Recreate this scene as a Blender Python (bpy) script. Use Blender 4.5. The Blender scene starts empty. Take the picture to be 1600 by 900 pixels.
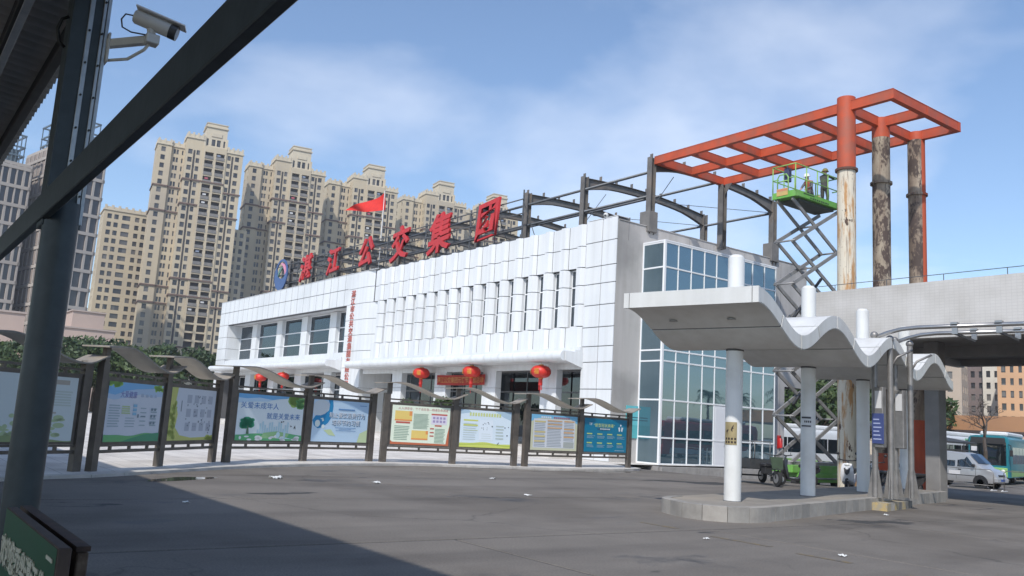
import bpy, math, random
from math import sin, cos, pi, radians, sqrt, atan2
from mathutils import Vector, Matrix, noise
random.seed(7)
S = bpy.context.scene
COL = S.collection
# ---------------------------------------------------------------- camera
cd = bpy.data.cameras.new('camera'); cam = bpy.data.objects.new('camera', cd); COL.objects.link(cam)
S.camera = cam
cd.sensor_width = 36.0; cd.lens = 36.0*1346/1600; cd.clip_end = 3000; cd.clip_start = 0.05
YAW, PITCH, ROLL = radians(-53.42), radians(8.96), radians(3.37)
_f = Vector((sin(YAW), cos(YAW), 0)); _r = Vector((cos(YAW), -sin(YAW), 0)); _u = Vector((0, 0, 1))
_f2 = cos(PITCH)*_f + sin(PITCH)*_u; _u2 = -sin(PITCH)*_f + cos(PITCH)*_u
_r3 = cos(ROLL)*_r + sin(ROLL)*_u2; _u3 = -sin(ROLL)*_r + cos(ROLL)*_u2
cam.matrix_world = Matrix(((_r3.x, _u3.x, -_f2.x, 0), (_r3.y, _u3.y, -_f2.y, 0), (_r3.z, _u3.z, -_f2.z, 1.6), (0, 0, 0, 1)))
# ---------------------------------------------------------------- sky, sun, exposure
AZ, EL = radians(33), radians(44.5)          # sun stands towards -Y, turned to +X
SUN = Vector((sin(AZ)*cos(EL), -cos(AZ)*cos(EL), sin(EL)))
W = bpy.data.worlds.new('World'); S.world = W; W.use_nodes = True
nt = W.node_tree; nt.nodes.clear()
out = nt.nodes.new('ShaderNodeOutputWorld'); bg = nt.nodes.new('ShaderNodeBackground'); sky = nt.nodes.new('ShaderNodeTexSky')
sky.sky_type = 'NISHITA'; sky.sun_disc = False; sky.sun_elevation = EL; sky.sun_rotation = atan2(SUN.x, SUN.y)
sky.air_density = 1.0; sky.dust_density = 0.7; sky.ozone_density = 3.2; sky.altitude = 0
bg.inputs['Strength'].default_value = 0.15
tc = nt.nodes.new('ShaderNodeTexCoord'); mp = nt.nodes.new('ShaderNodeMapping'); mp.inputs['Scale'].default_value = (1.0, 1.0, 1.0)
mp.inputs['Location'].default_value = (3.1, 1.7, 0.4)
n1 = nt.nodes.new('ShaderNodeTexNoise'); n1.inputs['Scale'].default_value = 0.95; n1.inputs['Detail'].default_value = 7; n1.inputs['Roughness'].default_value = 0.52
n1.inputs['Distortion'].default_value = 0.25
cr = nt.nodes.new('ShaderNodeValToRGB'); cr.color_ramp.elements[0].position = 0.52; cr.color_ramp.elements[1].position = 0.78
cr.color_ramp.elements[1].color = (0.62, 0.62, 0.62, 1)
mx = nt.nodes.new('ShaderNodeMix'); mx.data_type = 'RGBA'
mx.inputs[7].default_value = (6.4, 6.7, 7.3, 1)
L = nt.links.new
sx = nt.nodes.new('ShaderNodeSeparateXYZ'); ad = nt.nodes.new('ShaderNodeMath'); ad.operation = 'ADD'; ad.inputs[1].default_value = 0.16
mxz = nt.nodes.new('ShaderNodeMath'); mxz.operation = 'MAXIMUM'; mxz.inputs[1].default_value = 0.0
dx = nt.nodes.new('ShaderNodeMath'); dx.operation = 'DIVIDE'; dy = nt.nodes.new('ShaderNodeMath'); dy.operation = 'DIVIDE'; cb = nt.nodes.new('ShaderNodeCombineXYZ')
L(tc.outputs['Generated'], sx.inputs[0]); L(sx.outputs[2], mxz.inputs[0]); L(mxz.outputs[0], ad.inputs[0]); L(sx.outputs[0], dx.inputs[0]); L(ad.outputs[0], dx.inputs[1]); L(sx.outputs[1], dy.inputs[0]); L(ad.outputs[0], dy.inputs[1])
L(dx.outputs[0], cb.inputs[0]); L(dy.outputs[0], cb.inputs[1])     # clouds lie on a flat layer, so they crowd towards the horizon
L(cb.outputs[0], mp.inputs['Vector']); L(mp.outputs[0], n1.inputs['Vector']); L(n1.outputs[0], cr.inputs[0])
L(cr.outputs[0], mx.inputs[0]); L(sky.outputs[0], mx.inputs[6]); L(mx.outputs[2], bg.inputs[0]); L(bg.outputs[0], out.inputs[0])
sd = bpy.data.lights.new('sun', 'SUN'); sd.energy = 3.0; sd.angle = radians(0.9); sd.color = (1.0, 0.955, 0.89)
sun = bpy.data.objects.new('sun', sd); COL.objects.link(sun); sun.rotation_euler = SUN.to_track_quat('Z', 'Y').to_euler(); sun.location = SUN*60
vs = S.view_settings; vs.view_transform = 'Standard'; vs.look = 'None'; vs.gamma = 1; vs.use_curve_mapping = False; vs.exposure = 0.33
S.cycles.max_bounces = 6; S.cycles.diffuse_bounces = 3; S.cycles.glossy_bounces = 3; S.cycles.transparent_max_bounces = 8

# ================================================================ materials
MATS = {}
def lin(c):
    return tuple((x/12.92 if x <= .04045 else ((x+.055)/1.055)**2.4) for x in c)
def M(name, c1, c2=None, sc=3.0, rough=.6, metal=0.0, bump=0.0, bsc=40.0, spec=.5, stretch=(1, 1, 1), lo=.35, hi=.65, emit=0.0, coat=0.0, c3=None, sc3=.3):
    """procedural principled: two tones mixed by world-space noise, fine relief by a second noise"""
    if name in MATS: return MATS[name]
    m = bpy.data.materials.new(name); m.use_nodes = True; t = m.node_tree; b = t.nodes['Principled BSDF']
    b.inputs['Roughness'].default_value = rough; b.inputs['Metallic'].default_value = metal; b.inputs['Specular IOR Level'].default_value = spec
    b.inputs['Coat Weight'].default_value = coat
    b.inputs['Base Color'].default_value = (*c1, 1)
    g = t.nodes.new('ShaderNodeNewGeometry')
    if c2 or bump:
        mpn = t.nodes.new('ShaderNodeMapping'); mpn.inputs['Scale'].default_value = stretch; t.links.new(g.outputs['Position'], mpn.inputs['Vector'])
    if c2:
        n = t.nodes.new('ShaderNodeTexNoise'); n.inputs['Scale'].default_value = sc; n.inputs['Detail'].default_value = 6; n.inputs['Roughness'].default_value = .6
        t.links.new(mpn.outputs[0], n.inputs['Vector'])
        r = t.nodes.new('ShaderNodeValToRGB'); r.color_ramp.elements[0].position = lo; r.color_ramp.elements[1].position = hi
        r.color_ramp.elements[0].color = (*c1, 1); r.color_ramp.elements[1].color = (*c2, 1)
        t.links.new(n.outputs[0], r.inputs[0]); src = r.outputs[0]
        if c3:
            n3 = t.nodes.new('ShaderNodeTexNoise'); n3.inputs['Scale'].default_value = sc3; n3.inputs['Detail'].default_value = 5
            t.links.new(g.outputs['Position'], n3.inputs['Vector'])
            r3 = t.nodes.new('ShaderNodeValToRGB'); r3.color_ramp.elements[0].position = .5; r3.color_ramp.elements[1].position = .68
            x = t.nodes.new('ShaderNodeMix'); x.data_type = 'RGBA'; x.inputs[7].default_value = (*c3, 1)
            t.links.new(n3.outputs[0], r3.inputs[0]); t.links.new(r3.outputs[0], x.inputs[0]); t.links.new(src, x.inputs[6]); src = x.outputs[2]
        t.links.new(src, b.inputs['Base Color'])
    if bump:
        n2 = t.nodes.new('ShaderNodeTexNoise'); n2.inputs['Scale'].default_value = bsc; n2.inputs['Detail'].default_value = 4
        t.links.new(mpn.outputs[0], n2.inputs['Vector'])
        bp = t.nodes.new('ShaderNodeBump'); bp.inputs['Strength'].default_value = bump; bp.inputs['Distance'].default_value = .02
        t.links.new(n2.outputs[0], bp.inputs['Height']); t.links.new(bp.outputs[0], b.inputs['Normal'])
    if emit:
        b.inputs['Emission Color'].default_value = (*c1, 1); b.inputs['Emission Strength'].default_value = emit
    MATS[name] = m; return m
def glass(name, tint=(.03, .05, .06), refl=.35, trans=0.0, rtint=(.8, .9, 1.0), rough=.02):
    """coated window glass: dark body, mirror share that grows at grazing angles, optional see-through share"""
    if name in MATS: return MATS[name]
    m = bpy.data.materials.new(name); m.use_nodes = True; t = m.node_tree; t.nodes.clear()
    o = t.nodes.new('ShaderNodeOutputMaterial'); d = t.nodes.new('ShaderNodeBsdfDiffuse'); d.inputs[0].default_value = (*tint, 1)
    gl = t.nodes.new('ShaderNodeBsdfGlossy'); gl.inputs['Color'].default_value = (*rtint, 1); gl.inputs['Roughness'].default_value = rough
    fr = t.nodes.new('ShaderNodeFresnel'); fr.inputs['IOR'].default_value = 1.45
    a = t.nodes.new('ShaderNodeMath'); a.operation = 'ADD'; a.inputs[1].default_value = refl; a.use_clamp = True
    t.links.new(fr.outputs[0], a.inputs[0])
    # very slight waviness of the panes
    g = t.nodes.new('ShaderNodeNewGeometry'); n = t.nodes.new('ShaderNodeTexNoise'); n.inputs['Scale'].default_value = .8; t.links.new(g.outputs['Position'], n.inputs['Vector'])
    bp = t.nodes.new('ShaderNodeBump'); bp.inputs['Strength'].default_value = .04; bp.inputs['Distance'].default_value = .05; t.links.new(n.outputs[0], bp.inputs['Height'])
    t.links.new(bp.outputs[0], gl.inputs['Normal'])
    body = d.outputs[0]
    if trans:
        tr = t.nodes.new('ShaderNodeBsdfTransparent'); tr.inputs[0].default_value = (.8, .88, .9, 1)
        mm = t.nodes.new('ShaderNodeMixShader'); mm.inputs[0].default_value = trans; t.links.new(d.outputs[0], mm.inputs[1]); t.links.new(tr.outputs[0], mm.inputs[2]); body = mm.outputs[0]
    ms = t.nodes.new('ShaderNodeMixShader'); t.links.new(a.outputs[0], ms.inputs[0]); t.links.new(body, ms.inputs[1]); t.links.new(gl.outputs[0], ms.inputs[2])
    t.links.new(ms.outputs[0], o.inputs[0]); MATS[name] = m; return m

# ================================================================ mesh builder
class MB:
    def __init__(s): s.v = []; s.f = []; s.m = []; s.mi = 0
    def add(s, vs, fs):
        b = len(s.v); s.v += [tuple(p) for p in vs]; s.f += [tuple(i+b for i in f) for f in fs]; s.m += [s.mi]*len(fs); return s
    def box(s, x0, x1, y0, y1, z0, z1):
        return s.add([(x0,y0,z0),(x1,y0,z0),(x1,y1,z0),(x0,y1,z0),(x0,y0,z1),(x1,y0,z1),(x1,y1,z1),(x0,y1,z1)],
                     [(0,3,2,1),(4,5,6,7),(0,1,5,4),(1,2,6,5),(2,3,7,6),(3,0,4,7)])
    def bbox(s, x0, x1, y0, y1, z0, z1, c=.01):
        """box with chamfered edges"""
        xs=(x0,x1); ys=(y0,y1); zs=(z0,z1); V=[]; idx={}
        for i in (0,1):
            for j in (0,1):
                for k in (0,1):
                    sx=(1,-1)[i]*c; sy=(1,-1)[j]*c; sz=(1,-1)[k]*c
                    for a,p in (('x',(xs[i],ys[j]+sy,zs[k]+sz)),('y',(xs[i]+sx,ys[j],zs[k]+sz)),('z',(xs[i]+sx,ys[j]+sy,zs[k]))):
                        idx[i,j,k,a]=len(V); V.append(p)
        F=[]
        for i in (0,1):
            q=[idx[i,0,0,'x'],idx[i,1,0,'x'],idx[i,1,1,'x'],idx[i,0,1,'x']]; F.append(tuple(q if i else q[::-1]))
            q=[idx[0,i,0,'y'],idx[0,i,1,'y'],idx[1,i,1,'y'],idx[1,i,0,'y']]; F.append(tuple(q if i else q[::-1]))
            q=[idx[0,0,i,'z'],idx[1,0,i,'z'],idx[1,1,i,'z'],idx[0,1,i,'z']]; F.append(tuple(q if i else q[::-1]))
        for j in (0,1):
            for k in (0,1):
                q=[idx[0,j,k,'y'],idx[1,j,k,'y'],idx[1,j,k,'z'],idx[0,j,k,'z']]; F.append(tuple(q if (j+k)%2 else q[::-1]))
                q=[idx[j,0,k,'x'],idx[j,0,k,'z'],idx[j,1,k,'z'],idx[j,1,k,'x']]; F.append(tuple(q if (j+k)%2==0 else q[::-1]))
                q=[idx[j,k,0,'x'],idx[j,k,1,'x'],idx[j,k,1,'y'],idx[j,k,0,'y']]; F.append(tuple(q if (j+k)%2==0 else q[::-1]))
        for i in (0,1):
            for j in (0,1):
                for k in (0,1):
                    q=(idx[i,j,k,'x'],idx[i,j,k,'y'],idx[i,j,k,'z']); F.append(q if (i+j+k)%2 else q[::-1])
        return s.add(V,F)
    def bar(s, p0, p1, w, h, up=(0,0,1)):
        """rectangular bar from p0 to p1, w wide, h high (along up)"""
        p0=Vector(p0); p1=Vector(p1); d=(p1-p0).normalized(); u=Vector(up)
        a=d.cross(u)
        if a.length<1e-4: a=d.cross(Vector((1,0,0)))
        a.normalize(); u=a.cross(d).normalized(); V=[]
        for p in (p0,p1):
            for sa,su in ((-1,-1),(1,-1),(1,1),(-1,1)): V.append(p+a*(sa*w/2)+u*(su*h/2))
        return s.add(V,[(0,1,2,3),(7,6,5,4),(0,4,5,1),(1,5,6,2),(2,6,7,3),(3,7,4,0)])
    def tube(s, pts, r, n=10, caps=True):
        pts=[Vector(p) for p in pts]; rs=r if isinstance(r,(list,tuple)) else [r]*len(pts); b=[]
        nrm=None
        for i,p in enumerate(pts):
            d=(pts[min(i+1,len(pts)-1)]-pts[max(i-1,0)]).normalized()
            if nrm is None:
                nrm=d.orthogonal().normalized()
            else:
                nrm=(nrm-d*nrm.dot(d)); nrm=nrm.normalized() if nrm.length>1e-5 else d.orthogonal().normalized()
            bi=d.cross(nrm)
            b.append([p+(nrm*cos(2*pi*k/n)+bi*sin(2*pi*k/n))*rs[i] for k in range(n)])
        V=[q for ring in b for q in ring]; F=[]
        for i in range(len(pts)-1):
            for k in range(n):
                F.append((i*n+k,i*n+(k+1)%n,(i+1)*n+(k+1)%n,(i+1)*n+k))
        if caps: F.append(tuple(range(n))[::-1]); F.append(tuple((len(pts)-1)*n+k for k in range(n)))
        return s.add(V,F)
    def cyl(s, x, y, z0, z1, r, n=24, r1=None): return s.tube([(x,y,z0),(x,y,z1)],[r,r if r1 is None else r1],n)
    def prism(s, poly, o, ax, bx, ex, depth):
        """2-D polygon poly (a,b) in plane o+a*ax+b*bx, extruded by depth along ex"""
        o=Vector(o); ax=Vector(ax); bx=Vector(bx); ex=Vector(ex); n=len(poly)
        V=[o+ax*a+bx*b for a,b in poly]+[o+ax*a+bx*b+ex*depth for a,b in poly]
        F=[tuple(range(n)),tuple(range(2*n-1,n-1,-1))]+[(i,i+n,(i+1)%n+n,(i+1)%n) for i in range(n)]
        return s.add(V,F)
    def lathe(s, prof, c=(0,0,0), n=24, arc=2*pi):
        V=[];F=[];k=len(prof)
        for j in range(n):
            a=2*pi*j/n
            for r,z in prof: V.append((c[0]+r*cos(a),c[1]+r*sin(a),c[2]+z))
        for j in range(n):
            for i in range(k-1):
                F.append((j*k+i,((j+1)%n)*k+i,((j+1)%n)*k+i+1,j*k+i+1))
        return s.add(V,F)
    def quad(s, *p): return s.add(p,[tuple(range(len(p)))])
    def sheet(s, f, nu, nv):
        V=[f(i/nu,j/nv) for j in range(nv+1) for i in range(nu+1)]
        return s.add(V,[(j*(nu+1)+i,j*(nu+1)+i+1,(j+1)*(nu+1)+i+1,(j+1)*(nu+1)+i) for j in range(nv) for i in range(nu)])
    def sph(s, c, r, nu=14, nv=8, sx=1, sy=1, sz=1):
        V=[];F=[]
        for j in range(nv+1):
            t=pi*j/nv
            for i in range(nu): V.append((c[0]+r*sx*sin(t)*cos(2*pi*i/nu),c[1]+r*sy*sin(t)*sin(2*pi*i/nu),c[2]+r*sz*cos(t)))
        for j in range(nv):
            for i in range(nu):
                F.append((j*nu+i,(j+1)*nu+i,(j+1)*nu+(i+1)%nu,j*nu+(i+1)%nu))
        return s.add(V,F)
    def mesh(s, name, mats, smooth=False, off=None, fixn=False):
        me=bpy.data.meshes.new(name)
        v=s.v if off is None else [(p[0]-off[0],p[1]-off[1],p[2]-off[2]) for p in s.v]
        me.from_pydata(v,[],s.f)
        if not isinstance(mats,(list,tuple)): mats=[mats]
        for m in mats: me.materials.append(m)
        me.polygons.foreach_set('material_index',[min(i,len(mats)-1) for i in s.m])
        if smooth: me.polygons.foreach_set('use_smooth',[True]*len(me.polygons))
        if fixn:
            import bmesh
            bm=bmesh.new(); bm.from_mesh(me); bmesh.ops.recalc_face_normals(bm,faces=bm.faces); bm.to_mesh(me); bm.free()
        me.update(); return me
    def each(s, name, mats, parent=None, **k):
        """every loose piece becomes an object of its own"""
        par=list(range(len(s.v)))
        def find(i):
            while par[i]!=i: par[i]=par[par[i]]; i=par[i]
            return i
        for f in s.f:
            a=find(f[0])
            for q in f[1:]: par[find(q)]=a
        grp={}
        for f,mi in zip(s.f,s.m): grp.setdefault(find(f[0]),[]).append((f,mi))
        out=[]
        for fs in grp.values():
            ids=sorted({i for f,_ in fs for i in f}); mp={i:n for n,i in enumerate(ids)}; q=MB(); q.v=[s.v[i] for i in ids]; q.f=[tuple(mp[i] for i in f) for f,_ in fs]; q.m=[mi for _,mi in fs]
            out.append(q.build(name,mats,parent,**k))
        return out
    def build(s, name, mats, parent=None, smooth=False, world=True, fixn=False, kind=None, label=None, auto=None):
        """one object; world=True: coordinates are world coordinates, the parents' offset is taken off"""
        off=wloc(parent) if (parent is not None and world) else None
        me=s.mesh(name,mats,smooth or auto is not None,off,fixn)
        o=bpy.data.objects.new(name,me); COL.objects.link(o)
        if parent is not None: o.parent=parent
        if kind: o['kind']=kind
        if label: o['label']=label
        if auto is not None: sharp(me,auto)
        return o
def sharp(me, deg):
    me.set_sharp_from_angle(angle=radians(deg))
def wloc(p):
    v=Vector((0,0,0))
    while p is not None: v=v+p.location; p=p.parent
    return v
def thing(name,label,cat,loc=(0,0,0),rz=0,group=None):
    o=bpy.data.objects.new(name,None); COL.objects.link(o); o.location=loc; o.rotation_euler=(0,0,rz); o.empty_display_size=.3
    return tag(o,label,cat,group)
def tag(o,label,cat,group=None):
    o['label']=label; o['category']=cat
    if group: o['group']=group
    return o
def struct(o): o['kind']='structure'; return o
def put(name,me,parent,loc=(0,0,0),rot=None,scale=None,label=None):
    """a piece that shares mesh data; loc is relative to the parent"""
    o=bpy.data.objects.new(name,me); COL.objects.link(o); o.parent=parent; o.location=loc
    if rot: o.rotation_euler=rot
    if scale: o.scale=scale
    if label: o['label']=label
    return o
def dup(root,loc,rz=None,label=None,group=None,scale=None):
    def cp(o,par):
        c=o.copy(); COL.objects.link(c); c.parent=par
        for ch in o.children: cp(ch,c)
        return c
    r=cp(root,None); r.location=loc
    if rz is not None: r.rotation_euler=(0,0,rz)
    if label: r['label']=label
    if group: r['group']=group
    if scale: r.scale=scale
    return r
_dg=None
def textmesh(s, size, depth, mat, bold=0.0, sx=1.0, align='CENTER', vertical=False, lh=1.05):
    """lettering as a mesh in the XZ plane (reads from -Y), centred at the origin"""
    c=bpy.data.curves.new('lettering','FONT'); c.body='\n'.join(s) if vertical else s; c.size=size; c.extrude=depth/2; c.offset=bold; c.resolution_u=2
    c.align_x=align; c.align_y='CENTER'; c.space_line=lh
    o=bpy.data.objects.new('lettering',c); COL.objects.link(o)
    dg=bpy.context.evaluated_depsgraph_get(); me=bpy.data.meshes.new_from_object(o.evaluated_get(dg))
    bpy.data.objects.remove(o); bpy.data.curves.remove(c)
    xs=[v.co.x for v in me.vertices]; ys=[v.co.y for v in me.vertices]
    cx=(min(xs)+max(xs))/2 if align=='CENTER' else 0; cy=(min(ys)+max(ys))/2
    for v in me.vertices:
        x,y,z=v.co; v.co=((x-cx)*sx,-z,y-cy)
    me.materials.clear(); me.materials.append(mat); me.update(); return me
# ================================================================ ground
def sst(a,b,x):
    t=max(0,min(1,(x-a)/(b-a))); return t*t*(3-2*t)
def gh(x,y):
    A=.5-.2*sst(-28,-22,x)
    return -A*sst(25.5,39,y)
road=bpy.data.materials.new('worn_concrete'); road.use_nodes=True
def road_nodes(m):
    t=m.node_tree; b=t.nodes['Principled BSDF']; g=t.nodes.new('ShaderNodeNewGeometry'); lk=t.links.new
    def nz(sc,det=6,st=(1,1,1),rough=.6):
        mp=t.nodes.new('ShaderNodeMapping'); mp.inputs['Scale'].default_value=st; lk(g.outputs['Position'],mp.inputs[0])
        n=t.nodes.new('ShaderNodeTexNoise'); n.inputs['Scale'].default_value=sc; n.inputs['Detail'].default_value=det; n.inputs['Roughness'].default_value=rough; lk(mp.outputs[0],n.inputs['Vector']); return n.outputs[0]
    def ramp(s,a,b_,ca,cb):
        r=t.nodes.new('ShaderNodeValToRGB'); r.color_ramp.elements[0].position=a; r.color_ramp.elements[1].position=b_; r.color_ramp.elements[0].color=(*ca,1); r.color_ramp.elements[1].color=(*cb,1); lk(s,r.inputs[0]); return r.outputs[0]
    def mix(f,a,b_,mode='MIX'):
        x=t.nodes.new('ShaderNodeMix'); x.data_type='RGBA'; x.blend_type=mode
        for i,v in ((0,f),(6,a),(7,b_)):
            if hasattr(v,'is_linked'): lk(v,x.inputs[i])
            else: x.inputs[i].default_value=v
        return x.outputs[2]
    base=ramp(nz(.35,8),.3,.7,(.152,.137,.121),(.215,.194,.171))
    fine=ramp(nz(38,5),.3,.72,(.72,.72,.72),(1.22,1.2,1.17)); c=mix(1.0,base,fine,'MULTIPLY')
    tyre=ramp(nz(.7,5,(1.0,.12,1)),.47,.70,(1,1,1),(.72,.72,.73)); c=mix(1.0,c,tyre,'MULTIPLY')
    stain=ramp(nz(.55,7,(1,.7,1),.66),.60,.70,(0,0,0),(1,1,1)); c=mix(stain,c,(.062,.06,.06,1))
    spots=ramp(nz(3.2,6),.70,.76,(0,0,0),(.6,.6,.6)); c=mix(spots,c,(.05,.048,.046,1))
    dust=ramp(nz(1.1,6),.56,.75,(0,0,0),(.5,.5,.5)); c=mix(dust,c,(.19,.165,.14,1))
    # hairline cracks and darker repair patches
    nd=t.nodes.new('ShaderNodeTexNoise'); nd.inputs['Scale'].default_value=1.3; nd.inputs['Detail'].default_value=5; lk(g.outputs['Position'],nd.inputs['Vector'])
    va=t.nodes.new('ShaderNodeVectorMath'); va.operation='MULTIPLY_ADD'; va.inputs[1].default_value=(.9,.9,.9); lk(nd.outputs['Color'],va.inputs[0]); lk(g.outputs['Position'],va.inputs[2])
    vo=t.nodes.new('ShaderNodeTexVoronoi'); vo.feature='DISTANCE_TO_EDGE'; vo.inputs['Scale'].default_value=.17; lk(va.outputs[0],vo.inputs['Vector'])
    ck=ramp(vo.outputs['Distance'],.0015,.005,(.5,.5,.5),(0,0,0)); cm=ramp(nz(.21,3),.46,.56,(0,0,0),(1,1,1)); mm=t.nodes.new('ShaderNodeMath'); mm.operation='MULTIPLY'; lk(ck,mm.inputs[0]); lk(cm,mm.inputs[1]); c=mix(mm.outputs[0],c,(.04,.038,.036,1))
    arc=ramp(nz(.16,4,(1,1,1)),.52,.60,(1,1,1),(.80,.79,.78)); c=mix(1.0,c,arc,'MULTIPLY')
    wet=ramp(nz(.42,6,(1.0,.45,1),.55),.645,.665,(0,0,0),(1,1,1)); c=mix(wet,c,(.055,.053,.052,1))
    lk(c,b.inputs['Base Color'])
    rr=ramp(nz(.55,7,(1,.7,1),.66),.58,.72,(.88,.88,.88),(.5,.5,.5)); lk(rr,b.inputs['Roughness']); b.inputs['Specular IOR Level'].default_value=.35
    bp=t.nodes.new('ShaderNodeBump'); bp.inputs['Strength'].default_value=.35; bp.inputs['Distance'].default_value=.012; lk(nz(60,5),bp.inputs['Height']); lk(bp.outputs[0],b.inputs['Normal'])
road_nodes(road)
xs=[-1600,-700,-300,-150,-100,-70,-50]+[ -46+2*i for i in range(26)]+[8,14,25,60,200,700,1600]
ys=[-1600,-500,-100,-30,-10,0,8,14,18,20,22,24,25]+[26+i for i in range(16)]+[44,48,55,65,80,120,200,400,800,1600]
g=MB()
g.add([(x,y,gh(x,y)-.014) for y in ys for x in xs],[(j*len(xs)+i,j*len(xs)+i+1,(j+1)*len(xs)+i+1,(j+1)*len(xs)+i) for j in range(len(ys)-1) for i in range(len(xs)-1)])
ground=struct(g.build('ground',road,smooth=True))
# cast concrete slabs of the yard, with open joints
strips=[(-26.2,-20.85,[-12,4.5,14.2,25.4]),(-20.85,-15.5,[-12,0.6,10.5,25.4]),(-15.5,-10.13,[-12,-1.5,17.6,25.4]),(-10.13,-4.8,[-12,1.6,6.78,12.0,17.2,25.4]),(-4.8,.6,[-12,-3.5,1.6,6.78,12,17.2,25.4]),(.6,6,[-12,1.6,12,25.4])]
for a,b_,yy in strips:
    for y0,y1 in zip(yy[:-1],yy[1:]):
        m=MB(); m.bbox(a+.03,b_-.03,y0+.02,y1-.02,-.12,0,.01); m.build('slab',road,ground)
sl=MB()
for a,b_,yy in strips:
    sl.box(a-.028,a+.028,-12,25.4,-.05,-.006)
    for y in yy[1:-1]: sl.box(a+.03,b_-.03,y-.018,y+.018,-.05,-.006)
sl.build('joint_seal',M('tar_seal',(.028,.027,.027),(.05,.047,.044),5,.8),ground)
# painted guide line, mostly worn away
yl=MB()
for k in range(4):
    p=Vector((-11.2+1.75*k,11.5-.2*k,.004)); 
    yl.box(p.x,p.x+.85+.3*(k%2),p.y-.05,p.y+.05,.003,.005)
yl.build('lane_line',M('worn_yellow',(.20,.15,.075),(.125,.112,.098),9,.8,lo=.38,hi=.58),ground)
# ---------------------------------------------------------------- plaza
granite=M('pale_granite',(.62,.585,.54),(.50,.47,.43),1.2,.62,bump=.15,bsc=60,c3=(.68,.65,.61),sc3=.5)
KERB=[(-17.2,-3.0),(-18.0,0.2),(-18.74,2.35),(-19.22,3.0),(-19.9,4.3),(-21.2,5.89),(-22.5,7.53),(-23.75,9.4),(-24.85,11.6),(-25.6,13.7),(-25.9,15.4),(-25.85,16.9),(-25.5,19.27),(-25.25,22.4),(-25.6,25.2),(-26.6,27.2)]
def catmull(P,n=6):
    P=[Vector((*p,0)) for p in P]; R=[]
    for i in range(len(P)-1):
        p0=P[max(i-1,0)];p1=P[i];p2=P[i+1];p3=P[min(i+2,len(P)-1)]
        for k in range(n):
            t=k/n; R.append(.5*((2*p1)+(p2-p0)*t+(2*p0-5*p1+4*p2-p3)*t*t+(-p0+3*p1-3*p2+p3)*t**3))
    R.append(P[-1]); return R
kc=catmull(KERB,6)
pz=MB(); ZP=.055
top=[(p.x,p.y,ZP) for p in kc]
far=[(-140,p.y if i not in (0,) else p.y,ZP) for i,p in enumerate(kc)]
n=len(top); pz.add(top+far,[(i,i+1,n+i+1,n+i) for i in range(n-1)])
pz.add([(-26.6,27.2,ZP),(-140,27.2,ZP),(-140,34,ZP),(-29.4,34,ZP),(-29.4,28.2,ZP)],[(0,4,3,2,1)])
paving=bpy.data.materials.new('granite_paving'); paving.use_nodes=True
t=paving.node_tree; b=t.nodes['Principled BSDF']; ge=t.nodes.new('ShaderNodeNewGeometry'); br=t.nodes.new('ShaderNodeTexBrick')
br.inputs['Scale'].default_value=1.0; br.inputs['Mortar Size'].default_value=.008; br.inputs['Brick Width'].default_value=.9; br.inputs['Row Height'].default_value=.6
br.inputs['Color1'].default_value=(.70,.665,.62,1); br.inputs['Color2'].default_value=(.64,.61,.57,1); br.inputs['Mortar'].default_value=(.3,.28,.26,1)
nz=t.nodes.new('ShaderNodeTexNoise'); nz.inputs['Scale'].default_value=.7; nz.inputs['Detail'].default_value=8; rp=t.nodes.new('ShaderNodeValToRGB'); rp.color_ramp.elements[0].position=.38; rp.color_ramp.elements[1].position=.62
rp.color_ramp.elements[0].color=(.80,.78,.76,1); rp.color_ramp.elements[1].color=(1.05,1.04,1.02,1)
mu=t.nodes.new('ShaderNodeMix'); mu.data_type='RGBA'; mu.blend_type='MULTIPLY'; mu.inputs[0].default_value=1
t.links.new(ge.outputs['Position'],br.inputs['Vector']); t.links.new(ge.outputs['Position'],nz.inputs['Vector']); t.links.new(nz.outputs[0],rp.inputs[0]); t.links.new(br.outputs[0],mu.inputs[6]); t.links.new(rp.outputs[0],mu.inputs[7]); t.links.new(mu.outputs[2],b.inputs['Base Color']); b.inputs['Roughness'].default_value=.65
plaza=struct(pz.build('plaza_paving',paving,fixn=True))
# kerbstones along the curve
acc=[0]
for p,q in zip(kc[:-1],kc[1:]): acc.append(acc[-1]+(q-p).length)
def along(s):
    s=max(0,min(acc[-1]-1e-4,s)); i=max(j for j in range(len(acc)-1) if acc[j]<=s); return kc[i].lerp(kc[i+1],(s-acc[i])/(acc[i+1]-acc[i]))
s=0; stone=M('kerb_granite',(.56,.53,.49),(.40,.38,.35),2.0,.7,bump=.2)
while s<acc[-1]-.6:
    a=along(s+.006); b_=along(s+.95-.006); d=(b_-a).normalized(); nn=Vector((d.y,-d.x,0)); m=MB()
    zt=ZP+.012+random.uniform(-.004,.004)
    V=[a+nn*.05,b_+nn*.05,b_-nn*.28,a-nn*.28]
    m.add([(v.x,v.y,-.2) for v in V]+[(v.x,v.y,zt) for v in V],[(0,1,2,3),(7,6,5,4),(0,4,5,1),(1,5,6,2),(2,6,7,3),(3,7,4,0)])
    m.build('kerbstone',stone,plaza,fixn=True); s+=.95
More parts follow.
